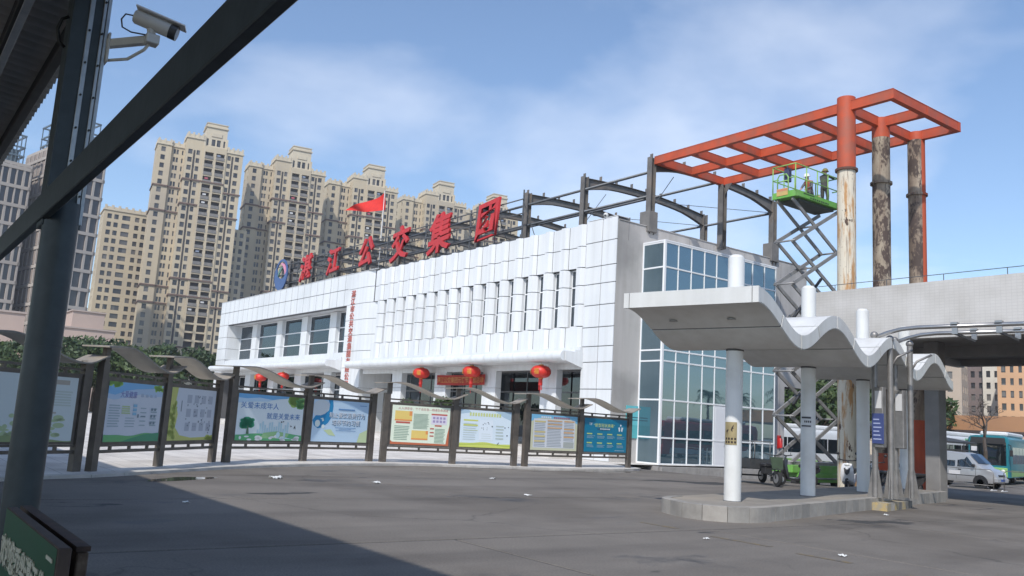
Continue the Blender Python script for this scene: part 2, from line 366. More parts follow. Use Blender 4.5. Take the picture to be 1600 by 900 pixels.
# litter on the yard
def litter(px,py,sz,lab,seed):
    random.seed(seed); m=MB(); N=7
    def f(u,v):
        r=noise.noise(Vector((u*3+seed,v*3,seed)))
        return (px+(u-.5)*sz*(1+.3*r),py+(v-.5)*sz*.8*(1+.3*r),.006+abs(noise.noise(Vector((u*4.3+seed*2,v*4.7,1.3))))*sz*.4)
    m.sheet(f,N,N); o=m.build('paper_scrap',M('litter_white',(.72,.72,.70),(.55,.56,.56),20,.7)); tag(o,lab,'litter','scraps of litter on the yard')
litter(-20.0,8.2,.30,'largest crumpled white plastic bag on the yard near the poster boards',3)
litter(-18.9,10.3,.2,'flat white paper scrap right of the largest crumpled bag',4)
litter(-14.9,4.6,.12,'tiny white scrap in the shaded part of the yard',5)
litter(-15.9,12.6,.15,'white scrap lying on the long joint before the blue-sky posters',6)
litter(-20.6,15.0,.17,'white scrap close to the kerb below the yellow safety poster',8)
litter(-9.2,10.9,.09,'small pale scrap on the bare concrete left of the island',9)
litter(-7.3,11.6,.12,'pale scrap in the foreground right of the worn yellow line',11)
litter(-11.2,19.6,.12,'white scrap beside the island kerb near the charging posts',12)
# shallow puddles in the gutter by the kerb
def puddle(cx,cy,rx,ry,seed,ang):
    r=random.Random(seed); m=MB(); n=40; ca,sa=cos(ang),sin(ang); P=[]
    for k in range(n):
        a=2*pi*k/n; q=1+.45*noise.noise(Vector((cos(a)*1.3+seed,sin(a)*1.3,seed))); x=rx*q*cos(a); y=ry*q*sin(a); P.append((cx+x*ca-y*sa,cy+x*sa+y*ca,.0045+gh(cx,cy)))
    m.add(P,[tuple(range(n))]); struct(m.build('puddle',M('still_water',(.035,.034,.033),rough=.04,spec=.6),fixn=True))
puddle(-24.9,20.6,.28,1.5,1,0); puddle(-24.7,23.2,.35,1.7,2,.05); puddle(-25.4,18.2,.18,1.1,3,-.1); puddle(-19.6,5.9,.35,.9,4,.6)
# ================================================================ bus shelter over the camera
dark=M('dark_steel_paint',(.048,.062,.070),(.034,.045,.052),6,.45,metal=.2,bump=.08,bsc=18)
dark2=M('roof_steel',(.05,.052,.052),(.035,.036,.036),4,.6,metal=.2)
galv=M('galvanised_strip',(.42,.44,.46),(.33,.35,.37),8,.4,metal=.7,bump=.05)
shed=thing('open_shelter','dark steel open shelter with corrugated roof and round column at the left','shelter',(-6.6,1.0,0))
m=MB(); m.tube([(-6.53,.955,0),(-6.53,.955,2.92)],.112,28); m.tube([(-6.53,.955,1.93),(-6.53,.955,1.945)],.115,28); o=m.build('column',dark,shed,auto=40)
m=MB(); m.bbox(-6.74,-6.505,.835,1.075,2.75,4.75,.006); m.build('upper_column',dark,shed)
for y0,y1 in ((.94,.972),(1.028,1.05),(1.054,1.078)):
    m=MB(); m.bbox(-6.505,-6.49,y0,y1,2.78,4.72,.003); st=m.build('strip',galv,shed)
    if y1>1.06: continue
    for k in range(8):
        z=2.98+k*.24; m=MB(); m.tube([(-6.492,(y0+y1)/2,z),(-6.478,(y0+y1)/2,z)],.0075,8); m.build('bolt',M('bolt_black',(.02,.02,.02)),st)
m=MB(); m.bbox(-40,3.0,.82,.875,2.79,2.98,.006); m.build('tie_beam',dark,shed)
# corrugated roof, falling gently to the eave
def rz(y): return 4.75+(1.16-y)*.09
m=MB()
NX=760
m.sheet(lambda u,v:(-18+15*u,1.16-11*v,rz(1.16-11*v)+.032*sin(2*pi*u*15/.19)),640,2); m.sheet(lambda u,v:(-40+22*u,1.16-11*v,rz(1.16-11*v)+.03*sin(2*pi*u*22/.19)),460,1); m.sheet(lambda u,v:(-3+11*u,1.16-11*v,rz(1.16-11*v)),4,1); m.build('roof_sheet',M('grey_roof_sheet',(.58,.57,.55),(.46,.45,.43),3,.6),shed,smooth=True)
for y in (.62,.12):
    m=MB(); m.bbox(-40,8,y-.012,y+.05,rz(y)-.20,rz(y)-.185,.003); m.build('purlin_flange',galv,shed)
for y in (1.02,.62,.12,-.8,-1.7,-3,-5,-8):
    m=MB(); m.bbox(-40,8,y-.04,y+.04,rz(y)-.17,rz(y)-.03,.006); m.build('purlin',dark2,shed)
for x in (-14.5,-22.5,-31,1.5):
    m=MB(); m.bar((x,1.0,rz(1)-.26),(x,-9.5,rz(-9.5)-.26),.09,.16); m.box(x-.075,x+.075,-9,1.0,rz(1)-.36,rz(1)-.35); m.build('rafter',dark2,shed)
for x in (-14.5,-22.5,-31):
    m=MB(); m.tube([(x,1.0,0),(x,1.0,4.5)],.145,20); m.build('column',dark,shed,auto=40)
m=MB(); 
pts=[(-6.6,.83,4.28),(-6.6,.79,4.25),(-6.6,.77,4.17),(-6.6,.79,4.08),(-6.6,.83,4.05)]
m.tube(pts,.012,6); m.build('cable',M('black_cable',(.015,.015,.015)),shed,smooth=True)
# security camera on its bracket
cw=M('camera_white',(.62,.62,.60),(.55,.55,.53),8,.45); cdk=M('camera_dark',(.05,.055,.06),rough=.35)
cc=thing('security_camera','white bullet security camera on a bracket at the shelter column','camera',(-6.4,1.08,4.1))
m=MB(); m.bbox(-6.56,-6.46,1.078,1.095,3.98,4.20,.004); m.bar((-6.50,1.09,4.125),(-6.24,1.30,4.135),.045,.055); m.tube([(-6.5,1.09,4.0),(-6.36,1.2,4.0),(-6.25,1.28,4.06),(-6.23,1.31,4.12)],.011,8); m.build('bracket',cw,cc)
ax=Vector((.34,.90,-.27)).normalized(); c0=Vector((-6.25,1.19,4.285)); c1=c0+ax*.29; up=Vector((.10,.25,.96)); up=(up-ax*up.dot(ax)).normalized()
m=MB(); m.tube([c0,c0+ax*.015,c1-ax*.04,c1-ax*.04],[.042,.052,.052,.052],20); m.build('body',cw,cc,auto=35)
m=MB(); m.tube([c1-ax*.04,c1+ax*.012],[.054,.054],20); m.build('lens_hood',cdk,cc,auto=35)
m=MB(); m.bar(c0+up*.06-ax*.005,c1+ax*.05+up*.06,.12,.010,up); m.build('sun_shield',M('camera_shield',(.72,.73,.74),rough=.4),cc)
m=MB(); m.bbox(-6.27,-6.18,1.27,1.36,4.10,4.17,.006); m.tube([(-6.22,1.315,4.15),c0+ax*.13-up*.04],.028,10); m.build('swivel',cw,cc)
m=MB(); m.tube([c0,c0-ax*.03+Vector((0,-.03,-.01)),(-6.29,1.115,4.25),(-6.28,1.125,4.19),(-6.25,1.18,4.16),(-6.23,1.29,4.165)],.006,6); m.build('lead',cdk,cc,smooth=True)
# welcome board at the lower left
wb=thing('welcome_sign','green welcome board with pale lettering on a low stand at the lower left','sign',(-3.5,.6,0))
m=MB(); m.bbox(-4.08,-2.96,.55,.59,.40,1.15,.004); m.mi=1
m.quad((-4.075,.549,.86),(-2.965,.549,.86),(-2.965,.549,1.146),(-4.075,.549,1.146)); m.mi=2; m.quad((-4.075,.548,.41),(-2.965,.548,.41),(-2.965,.548,.86),(-4.075,.548,.86))
m.build('board',[M('board_edge',(.095,.065,.05),(.06,.04,.032),9,.7),M('sign_green',(.012,.10,.045),(.016,.085,.04),5,.4),M('sign_blue',(.015,.035,.15),rough=.4)],wb)
me=textmesh('欢迎您乘坐湛江公交',.122,.004,M('sign_cream',(.62,.60,.48),rough=.5),bold=.003); put('lettering',me,wb,(-3.50+3.5,.545-.6,1.0))
m=MB(); m.box(-3.10,-3.0,.544,.547,1.10,1.112); m.build('mark',MATS['sign_cream'],wb)
m=MB()
for x in (-3.95,-3.08): m.box(x-.015,x+.015,.555,.585,0,.4); m.box(x-.02,x+.02,.4,.78,0,.03)
m.build('leg',M('board_leg',(.1,.1,.1)),wb)
b2=thing('spare_board','rust-edged dark board leaning behind the green welcome board','sign',(-3.8,.7,0))
m=MB(); m.bbox(-4.25,-3.06,.625,.66,.02,1.12,.004); m.build('panel',M('rusty_edge',(.06,.035,.025),(.18,.13,.09),14,.8,bump=.3),b2)
m=MB(); m.bar((-4.25,.643,1.13),(-3.06,.643,1.13),.042,.016); m.build('frame',M('rust_frame',(.045,.028,.022),(.09,.05,.035),10,.8),b2)
# ================================================================ the white office building
white=M('white_aluminium',(.71,.725,.735),(.665,.685,.70),.8,.36,spec=.4,stretch=(1,1,.35),c3=(.63,.65,.665),sc3=.25)
def streaks(m):
    t=m.node_tree; b=t.nodes['Principled BSDF']; src=b.inputs['Base Color'].links[0].from_socket; g=t.nodes.new('ShaderNodeNewGeometry'); mp=t.nodes.new('ShaderNodeMapping'); mp.inputs['Scale'].default_value=(2.2,2.2,.10); n=t.nodes.new('ShaderNodeTexNoise'); n.inputs['Scale'].default_value=1.6; n.inputs['Detail'].default_value=7; r=t.nodes.new('ShaderNodeValToRGB'); r.color_ramp.elements[0].position=.42; r.color_ramp.elements[1].position=.72; r.color_ramp.elements[0].color=(1,1,1,1); r.color_ramp.elements[1].color=(.90,.895,.88,1); x=t.nodes.new('ShaderNodeMix'); x.data_type='RGBA'; x.blend_type='MULTIPLY'; x.inputs[0].default_value=1; k=t.links.new; k(g.outputs['Position'],mp.inputs[0]); k(mp.outputs[0],n.inputs['Vector']); k(n.outputs[0],r.inputs[0]); k(src,x.inputs[6]); k(r.outputs[0],x.inputs[7]); k(x.outputs[2],b.inputs['Base Color'])
streaks(white)
joint=M('panel_joint',(.10,.10,.105),rough=.8)
soffit=M('soffit_white',(.66,.66,.66),(.58,.58,.58),1.2,.5)
greywall=M('grey_render',(.50,.48,.46),(.43,.41,.395),.5,.85,bump=.2,bsc=30,stretch=(1,1,.4),c3=(.33,.32,.31),sc3=.35)
streaks(greywall)
wframe=M('white_frame',(.78,.79,.80),rough=.4)
darkglass=glass('dark_glazing',(.012,.016,.018),.10,.25)
curtglass=glass('curtain_glazing',(.012,.018,.02),.07,.62)
BX,BY=-31.1,29.5
B=thing('white_office_building','white panelled two-storey office building with pleated facade and roof sign','building',(-60,36,0))
# core walls
m=MB()
m.box(-56.35,-33.25,29.86,30.3,5.3,12.15)        # behind the pleats
m.box(-56.3,-31.3,29.62,29.86,9.92,12.15); m.box(-56.3,-33.3,29.62,29.86,5.3,6.78)
m.box(-33.2,-31.15,29.56,30.3,0,12.3)
m.box(-91.0,-56.4,29.56,30.0,9.95,12.4)          # parapet beam of the left wing
m.box(-91.0,-88.5,29.56,31.2,0,9.95)
m.box(-91.0,-60.9,31.12,31.3,5.5,9.95)
m.box(-60.85,-57.82,29.45,32.0,0,12.35); m.box(-57.82,-56.45,29.68,32,5.2,12.35)
m.box(-91,-31.2,43.0,43.4,-.6,12.1); m.box(-91,-90.7,31.2,43,-.6,12.3)
m.box(-90.6,-31.3,30.35,42.9,11.6,11.8)
m.box(-90.6,-31.3,32.4,42.9,5.3,5.5)
m.box(-90.6,-31.3,36.5,36.7,0,5.3); m.box(-90.6,-31.3,34.5,34.7,5.5,11.6)
m.build('core_wall',joint,B)
PB=Vector((-60,36,0))
# --- left wing parapet, two courses of narrow panels
W0=1.33; pm=MB(); pm.bbox(.022,W0-.022,0,.06,0,1,.006); pme=pm.mesh('panel',white)
for r,(z0,z1) in enumerate(((11.27,12.42),(9.97,11.225))):
    for k in range(23):
        put('panel',pme,B,Vector((-91.0+W0*k,29.5,z0))-PB,scale=(1,1,z1-z0))
for k in range(1,23):
    m=MB(); x=-91.0+W0*k; m.box(x-.021,x+.021,29.505,29.56,9.98,12.42); m.build('joint_seal',joint,B)
m=MB(); m.box(-91.02,-60.4,29.47,30.05,12.425,12.455); m.build('coping',white,B)
# left end pier, front and return
for z0,z1 in ((8.72,9.955),(7.55,8.705),(6.4,7.535),(5.35,6.385),(3.6,5.335),(1.9,3.585),(.06,1.885)):
    m=MB(); m.bbox(-91.0,-88.42,29.5,29.56,z0,z1-.02,.008); m.build('panel',white,B)
    if z0>6: m=MB(); m.bbox(-88.48,-88.42,29.575,31.1,z0,z1-.02,.008); m.build('panel',white,B)
m=MB(); m.box(-88.42,-60.92,29.575,31.1,9.955,9.965); m.build('soffit',soffit,B)
# upper windows of the left wing
UC=[-84.36,-78.0,-72.3,-66.5]
for x in UC:
    for z0,z1 in ((8.62,9.94),(7.42,8.605),(6.35,7.405)):
        m=MB(); m.bbox(x,x+1.22,30.65,31.1,z0,z1-.02,.01); m.build('column_panel',white,B)
curt=M('curtain_cloth',(.47,.53,.56),(.36,.42,.45),3,.9,stretch=(4,4,.1)); room=M('dim_room',(.10,.085,.08),rough=.9)
edges=[-88.42]+[v for x in UC for v in (x,x+1.22)]+[-60.9]
random.seed(3)
for i in range(0,len(edges),2):
    a,b_=edges[i],edges[i+1]
    w=MB()
    for z in (6.32,7.42,8.55,9.84): w.bbox(a,b_,30.96,31.06,z,z+.09,.01)
    w.bbox(a,a+.06,30.965,31.055,6.41,9.84,.01); w.bbox(b_-.06,b_,30.965,31.055,6.41,9.84,.01)
    fr=w.build('window',wframe,B)
    for z0,z1 in ((6.41,7.42),(7.51,8.55),(8.64,9.84)):
        p=MB(); p.box(a+.06,b_-.06,31.0,31.012,z0,z1); p.build('pane',curtglass,fr)
    c=MB(); L0=b_-a
    for (u0,u1) in ((.0,.42+random.uniform(-.1,.1)),(.52+random.uniform(-.05,.1),.80+random.uniform(-.1,.2))):
        x0=a+L0*u0; x1=a+L0*min(u1,1)
        c.sheet(lambda u,v:(x0+(x1-x0)*u,31.09+.025*sin(u*(x1-x0)*16),6.4+3.4*v),int((x1-x0)*16)+4,1)
    c.build('curtain',curt,fr,smooth=True)
m=MB(); m.box(-88.4,-60.92,29.56,31.1,5.5,6.31); m.build('sill_band',white,B)
# --- pylon with the vertical name
for k,(z0,z1) in enumerate(((11.15,12.36),(9.95,11.135),(8.72,9.935),(7.55,8.705),(6.35,7.535),(5.1,6.335),(3.6,5.085),(1.9,3.585),(.06,1.885))):
    low=z1<5.2; m=MB()
    V=[(-60.9,29.36),(-59.25,29.36)]; m.prism([(-60.9,29.36),(-59.26,29.36),(-59.26,29.44),(-60.9,29.44)],(0,0,z0),(1,0,0),(0,1,0),(0,0,1),z1-z0-.02); m.build('panel',white,B,fixn=True)
    m=MB()
    if low: m.prism([(-59.24,29.36),(-57.80,29.36),(-57.80,29.44),(-59.24,29.44)],(0,0,z0),(1,0,0),(0,1,0),(0,0,1),z1-z0-.02)
    else: m.prism([(-59.24,29.36),(-58.0,29.36),(-57.75,29.38),(-56.45,29.66),(-56.45,29.72),(-57.8,29.46),(-58.0,29.44),(-59.24,29.44)],(0,0,z0),(1,0,0),(0,1,0),(0,0,1),z1-z0-.02)
    m.build('panel',white,B,fixn=True)
    if low:
        for y0,y1 in ((29.45,30.72),(30.735,32.0)):
            m=MB(); m.bbox(-57.82,-57.76,y0,y1,z0,min(z1,4.9),.008); m.build('panel',white,B)
m=MB(); m.box(-60.9,-56.45,29.34,30,12.365,12.39); m.build('coping',white,B)
redl=M('red_letter',(.55,.028,.03),(.42,.03,.03),3,.45); pink=M('faded_red_letter',(.48,.16,.13),(.40,.12,.10),4,.5)
for k,ch in enumerate('湛江市公共交通集团有限公司'):
    me=textmesh(ch,.56,.05,pink,bold=.008,sx=1.25); put('lettering',me,B,Vector((-59.85,29.33,10.75-k*.575))-PB)
# --- pleated facade: 17 modules
PW=1.368
prof=[(0,.0),(.86,.0),(.86,-.18),(1.19,-.18),(PW,0.0)]
def pleat(h):
    m=MB(); th=.05; P=[(a+(.024 if a==0 else (-.024 if a==PW else 0)),b_) for a,b_ in prof]
    poly=P+[(a,b_+th+.18*0) for a,b_ in reversed(P)]
    back=[(PW-.024,.06),(.024,.06)]
    poly=P+back
    m.prism(poly,(0,0,0),(1,0,0),(0,1,0),(0,0,1),h); return m.mesh('panel',white,fixn=True)
pa,pb,pc=pleat(1.165),pleat(1.095),pleat(1.085)
fin=MB(); fin.prism([(.86,.30),(.86,-.18),(1.19,-.18),(1.40,.10),(1.40,.30)],(0,0,0),(1,0,0),(0,1,0),(0,0,1),1); finm=fin.mesh('fin_panel',white,fixn=True)
random.seed(5)
for k in range(17):
    x=-33.41-PW*(k+1)+PW*1.0-PW*0
    x=-33.41-PW*k-PW+PW*.0
    X=Vector((x,29.5,0))-PB
    put('panel',pa,B,X+Vector((0,0,11.075))); put('panel',pb,B,X+Vector((0,0,9.94))); put('panel',pc,B,X+Vector((0,0,5.70)))
    m=MB(); m.box(x+PW-.022,x+PW+.022,29.512,29.56,9.945,12.235); m.build('joint_seal',joint,B); m=MB(); m.box(x+PW-.022,x+PW+.022,29.512,29.56,5.71,6.78); m.build('joint_seal',joint,B)
    for z0,z1 in ((8.975,9.895),(7.995,8.935),(6.83,7.955)):
        put('fin_panel',finm,B,X+Vector((0,0,z0)),scale=(1,1,z1-z0))
    w=MB(); x0=x+.06 if k<16 else x+.0; x1=x+.86
    for z in (6.83,7.93,8.93,9.84): w.box(x0,x1,29.74,29.82,z,z+.06)
    w.box(x1-.09,x1,29.742,29.818,6.89,9.84); w.box(x0,x0+.05,29.742,29.818,6.89,9.84)
    fr=w.build('window',wframe,B)
    for z0,z1 in ((6.89,7.93),(7.99,8.93),(8.99,9.84)):
        p=MB(); p.box(x0+.05,x1-.09,29.77,29.78,z0,z1); p.build('pane',darkglass,fr)
m=MB(); m.prism([(-56.43,29.655),(-56.66+.02,29.70),(-56.66+.02,29.75),(-56.43,29.72)],(0,0,9.94),(1,0,0),(0,1,0),(0,0,1),2.3); m.build('panel',white,B,fixn=True)
m=MB(); m.prism([(-56.43,29.655),(-56.66+.02,29.70),(-56.66+.02,29.75),(-56.43,29.72)],(0,0,5.7),(1,0,0),(0,1,0),(0,0,1),4.2); m.build('panel',white,B,fixn=True)
# --- flat end pier, two panels wide
for z0,z1 in ((11.16,12.34),(9.88,11.145),(8.965,9.865),(7.86,8.95),(6.72,7.845),(5.74,6.705),(4.94,5.725),(3.58,4.925),(2.2,3.565),(.06,2.185)):
    for x0,x1 in ((-33.385,-32.19),(-32.14,-31.1)):
        m=MB(); m.bbox(x0,x1,29.47,29.55,z0+.006,z1-.014,.012); m.build('panel',white,B)
m=MB(); m.box(-33.25,-31.09,29.46,30.3,12.345,12.375); m.build('coping',white,B)
# --- entrance canopies with a rounded nose, in lengths
def canopy(x0,x1,zb,n):
    seg=(x1-x0)/n; prof=[]
    for k in range(13):
        a=pi/2+pi*k/12; prof.append((28.28+.26*cos(a),zb+.26+.26*sin(a)))
    poly=prof+[(29.55,zb)]+[(29.55,zb+.52)]
    for k in range(n):
        m=MB(); m.prism(poly,(x0+seg*k+.006,0,0),(0,1,0),(0,0,1),(1,0,0),seg-.03); m.build('canopy_nose',white,B,fixn=True,auto=30)
    m=MB(); m.box(x0+.05,x1+.02,28.95,29.6,zb+.50,zb+.62); m.box(x0+.05,x1+.02,29.3,29.6,zb+.62,zb+.80); m.build('flashing',white,B)
    m=MB(); m.box(x0+.2,x1-.2,29.56,32.0,zb+.02,zb+.06)
    m.build('canopy_soffit',soffit,B)
    # sloped end cheek
    m=MB(); m.prism([(28.3,zb+.03),(29.55,zb-.30),(29.55,zb+.5),(28.3,zb+.5)],(x1+.004,0,0),(0,1,0),(0,0,1),(1,0,0),.05); m.build('canopy_end',white,B,fixn=True)
    m=MB(); m.box(x0+.1,x1-.1,29.52,29.62,zb-.32,zb-.004); m.build('canopy_downstand',white,B)
canopy(-57.7,-33.3,4.92,18); canopy(-88.6,-61.0,5.12,21)
m=MB(); m.box(-60.9,-33.3,29.63,32,4.80,4.86); m.box(-88.4,-60.9,29.63,31.4,4.86,4.92); m.build('porch_ceiling',soffit,B)
# --- ground floor piers, glazing
def pier(x):
    for z0,z1 in ((3.62,4.79),(2.2,3.605),(.46,2.185)):
        m=MB(); m.bbox(x,x+.66,29.5,29.92,z0,z1,.01); m.build('pier_panel',white,B)
        m=MB(); m.bbox(x+.67,x+1.33,29.5,29.92,z0,z1,.01); m.build('pier_panel',white,B)
for x in (-53.1,-47.5,-42.15,-36.65,-81.85,-76.0,-70.05,-64.25): pier(x)
def bay(x0,x1,y,mull):
    w=MB()
    for z in (.46,3.50,4.70): w.box(x0,x1,y,y+.1,z,z+.09)
    k=max(1,round((x1-x0)/mull))
    for i in range(k+1):
        x=x0+(x1-x0)*i/k; w.box(x-.03,x+.03,y+.01,y+.09,.55,4.70)
    fr=w.build('glazing',wframe if mull>1.5 else M('grey_frame',(.16,.17,.18),rough=.5),B)
    for i in range(k):
        xa=x0+(x1-x0)*i/k+.03; xb=x0+(x1-x0)*(i+1)/k-.03
        for z0,z1 in ((.55,3.50),(3.59,4.70)):
            p=MB(); p.box(xa,xb,y+.045,y+.055,z0,z1); p.build('pane',darkglass,fr)
for x0,x1 in ((-57.7,-53.4),(-53.4,-47.8),(-47.8,-42.4),(-42.4,-37.0),(-37.0,-33.3)): bay(x0,x1,32.0,1.3)
for x0,x1 in ((-88.4,-82.2),(-82.2,-76.3),(-76.3,-70.4),(-70.4,-64.6),(-64.6,-60.95)): bay(x0,x1,31.3,1.9)
# --- raised terrace and steps
m=MB()
for k in range(3): m.bbox(-88.4+.0*k,-33.3-.4*(2-k)*0-.0,27.35+.34*k,28.45 if k<2 else 32.2,.06+.14*k*0,.06+.135*(k+1),.012)
o=MB()
for k in range(3):
    s=MB(); s.bbox(-60.8,-33.3+.15*(2-k),27.3+.35*k,28.2 if k<2 else 32.5,.05,.19+.135*k,.012); s.build('step',granite,B)
    s=MB(); s.bbox(-88.2,-61.1,27.3+.35*k,28.2 if k<2 else 31.6,.05,.19+.135*k,.012); s.build('step',granite,B)
# --- grey flank with the projecting glass bay
m=MB()
m.box(-31.35,-31.1,29.575,43.45,-.6,12.16); m.box(-31.35,-31.1,43.45,45.6,4.7,12.16); m.box(-60,-31.36,45.2,45.6,4.7,12.1)
m.build('flank_wall',greywall,B)
m=MB()
for y in (30.3,34.9,39.6,43.0): m.box(-31.099,-31.094,y,y+.012,.0 if y>41 else 11.2,12.15)
m.each('wall_joint',joint,B)
m=MB(); m.box(-31.4,-31.06,29.6,45.6,12.162,12.2); m.build('coping',greywall,B)
m=MB(); m.bbox(-31.08,-28.95,30.9,41.3,-.7,-.02,.015); 
plinth=m.build('plinth',M('plinth_stone',(.36,.345,.33),(.27,.26,.25),2,.8,bump=.2),B)
for k in range(12):
    s=MB(); s.bbox(-29.0,-28.86,30.86+.87*k,30.86+.87*(k+1)-.012,-.7,.02,.01); s.build('plinth_stone',MATS['plinth_stone'],plinth)
for k in range(2):
    s=MB(); s.bbox(-30.95+.96*k,-30.95+.96*(k+1)-.012,30.8,30.92,-.5,.02,.01); s.build('plinth_stone',MATS['plinth_stone'],plinth)
bayg=glass('bay_glazing',(.042,.078,.102),.22,.0,(.78,.93,1.0),.015)
GB=thing('glass_bay','tall white-framed glass bay projecting from the grey side wall','glass bay',(-30,36,0)) if False else None
zr=[.10,1.36,3.20,5.12,5.66,7.75,9.85,11.12]; my=[31.42,32.40,33.39,34.40,35.37,36.40,37.54,38.37,39.42,40.43]
w=MB(); gx=-29.6
for z in zr: w.bbox(gx-.06,gx+.04,31.42,40.43,z-.04,z+.04,.008); w.bbox(-31.1,gx-.05,31.38,31.48,z-.04,z+.04,.008)
for i,y in enumerate(my):
    r=.10 if i==0 else .035; w.bbox(gx-.06,gx+.045+(.01 if i==0 else 0),y-r*.7,y+r*.7,.06,11.16,.008)
w.bbox(-31.1,-31.02,31.36,31.46,.06,11.16,.008); w.bbox(-31.1,gx+.05,31.36,40.5,11.16,11.24,.01)
w.box(-31.1,gx,40.40,40.44,.0,11.16)
fr=w.build('glass_bay',wframe,B)
for a,b_ in zip(zr[:-1],zr[1:]):
    for y0,y1 in zip(my[:-1],my[1:]):
        if abs(y0-35.37)<.01 and a<3: continue
        p=MB(); p.box(gx-.02,gx,y0+.02,y1-.02,a+.035,b_-.035); p.build('pane',bayg,fr)
    p=MB(); p.box(-31.02,gx-.05,31.40,31.42,a+.035,b_-.035); p.build('pane',bayg,fr)
m=MB(); m.bbox(gx-.05,gx+.02,35.42,36.36,.12,3.15,.012); m.box(gx+.02,gx+.03,35.5,36.28,.2,1.2); m.box(gx+.02,gx+.03,35.5,36.28,1.3,3.05); dr=m.build('door',M('door_white',(.74,.75,.78),rough=.4),fr)
m=MB(); m.tube([(gx+.035,36.2,1.1),(gx+.07,36.2,1.1),(gx+.07,36.2,1.35),(gx+.035,36.2,1.35)],.014,8); m.build('handle',galv,dr)
# plates and fittings
m=MB(); m.bbox(-31.09,-31.04,30.55,31.62,1.25,2.85,.006); m.mi=1; m.quad((-31.038,30.57,1.9),(-31.038,31.60,1.9),(-31.038,31.60,2.83),(-31.038,30.57,2.83)); m.mi=2
for z in (2.25,2.12): m.box(-31.037,-31.035,30.75,31.45,z,z+.06)
o=m.build('notice_plate',[M('plate_teal',(.10,.42,.45),rough=.4),M('plate_aqua',(.14,.50,.55),rough=.4),M('plate_text',(.05,.17,.22))]); tag(o,'turquoise notice plate on the grey side wall beside the glass bay','sign'); 
fx=thing('fire_extinguisher_box','small red fire extinguisher on the grey wall right of the glass bay','extinguisher',(-31,42.95,1.2))
m=MB(); m.tube([(-30.98,42.95,1.15),(-30.98,42.95,1.62),(-30.98,42.95,1.72)],[.12,.12,.05],14); m.box(-31.1,-31.05,42.8,43.1,1.1,1.85); m.build('cylinder',M('extinguisher_red',(.55,.03,.03),rough=.35),fx,auto=40)
m=MB(); m.tube([(-30.98,42.95,1.72),(-30.9,42.9,1.8),(-30.85,42.85,1.5)],.015,6); m.box(-31.0,-30.94,42.9,43.0,1.70,1.78); m.build('valve',M('valve_black',(.03,.03,.03)),fx)
dc=thing('dome_camera','small white floodlight camera on the parapet corner of the white building','camera',(-32.0,29.45,12.35))
m=MB(); m.sph((-32.0,29.5,12.52),.13,12,8); m.tube([(-32.0,29.6,12.37),(-32.0,29.52,12.5)],.04,8); m.build('body',cw,dc,smooth=True)
m=MB(); m.tube([(-32.0,29.50,12.50),(-31.92,29.36,12.46)],.05,10); m.build('lens',cdk,dc)
# ---------------------------------------------------------------- lanterns and banner
lred=M('lantern_red',(.62,.035,.02),(.50,.02,.015),6,.45); gold=M('lantern_gold',(.62,.26,.04),rough=.4,metal=.3)
def lantern(x,z,lab,first=[None]):
    if first[0] is None:
        t=thing('red_lantern',lab,'lantern',(x,28.65,z),0,'red festival lanterns'); t.scale=(.64,.64,.72); m=MB(); n=24
        prof=[]
        for k in range(15):
            a=-pi/2+pi*k/14; prof.append((.12+.72*cos(a)**.8 if cos(a)>0 else .12,.46*sin(a)))
        V=[];F=[];kk=len(prof)
        for j in range(48):
            a=2*pi*j/48; rr=1.0 if j%2 else .965
            for r,zz in prof: V.append((r*rr*cos(a),r*rr*sin(a),zz))
        for j in range(48):
            for i in range(kk-1): F.append((j*kk+i,((j+1)%48)*kk+i,((j+1)%48)*kk+i+1,j*kk+i+1))
        m.add(V,F); m.build('globe',lred,t,smooth=True,world=False)
        m=MB(); m.cyl(0,0,.44,.52,.2,20); m.cyl(0,0,-.52,-.44,.2,20); m.each('cap',gold,t,world=False)
        m=MB(); m.cyl(0,0,-1.0,-.52,.17,16); m.build('tassel_drum',lred,t,world=False)
        m=MB()
        for k in range(10):
            a=2*pi*k/10; m.tube([(.12*cos(a),.12*sin(a),-1.0),(.13*cos(a),.13*sin(a),-1.35)],.018,5)
        m.tube([(0,0,-1.0),(0,0,-1.75)],.02,5); m.build('tassel',lred,t,world=False)
        m=MB(); m.tube([(0,0,.5),(0,0,.75)],.01,5); m.build('cord',gold,t,world=False)
        me=textmesh('福',.46,.02,gold,bold=.008); put('lettering',me,t,(.35,-.78,0),rot=(0,0,radians(24)))
        me=textmesh('福',.46,.02,gold,bold=.008); put('lettering',me,t,(-.52,-.66,0),rot=(0,0,radians(-40)))
        first[0]=t
    else: dup(first[0],(x,28.65,z),random.uniform(-.3,.3),lab)
random.seed(2)
lantern(-35.6,4.42,'large red lantern nearest the grey end of the white building')
lantern(-42.1,4.5,'red lantern hanging before the red banner')
lantern(-47.8,4.48,'red lantern left of the red banner')
lantern(-70.5,4.47,'right one of the two red lanterns under the left wing canopy')
lantern(-75.6,4.42,'left one of the two red lanterns under the left wing canopy')
bn=thing('red_banner','red cloth banner with yellow characters hung between two white piers','banner',(-44.2,29.3,4.1))
m=MB(); m.sheet(lambda u,v:(-46.9+5.3*u,29.3+.02*sin(u*17)+.015*sin(v*5+u*9),3.78+.62*v-.03*sin(u*pi)),40,4); m.build('cloth',M('banner_red',(.40,.035,.025),(.32,.03,.02),3,.8),bn,smooth=True)
me=textmesh('湛江公交集团元宵节游园活动',.40,.01,M('banner_yellow',(.50,.20,.06)),bold=.006,sx=.98); put('lettering',me,bn,Vector((-44.25,29.255,4.08))-Vector((-44.2,29.3,4.1)))
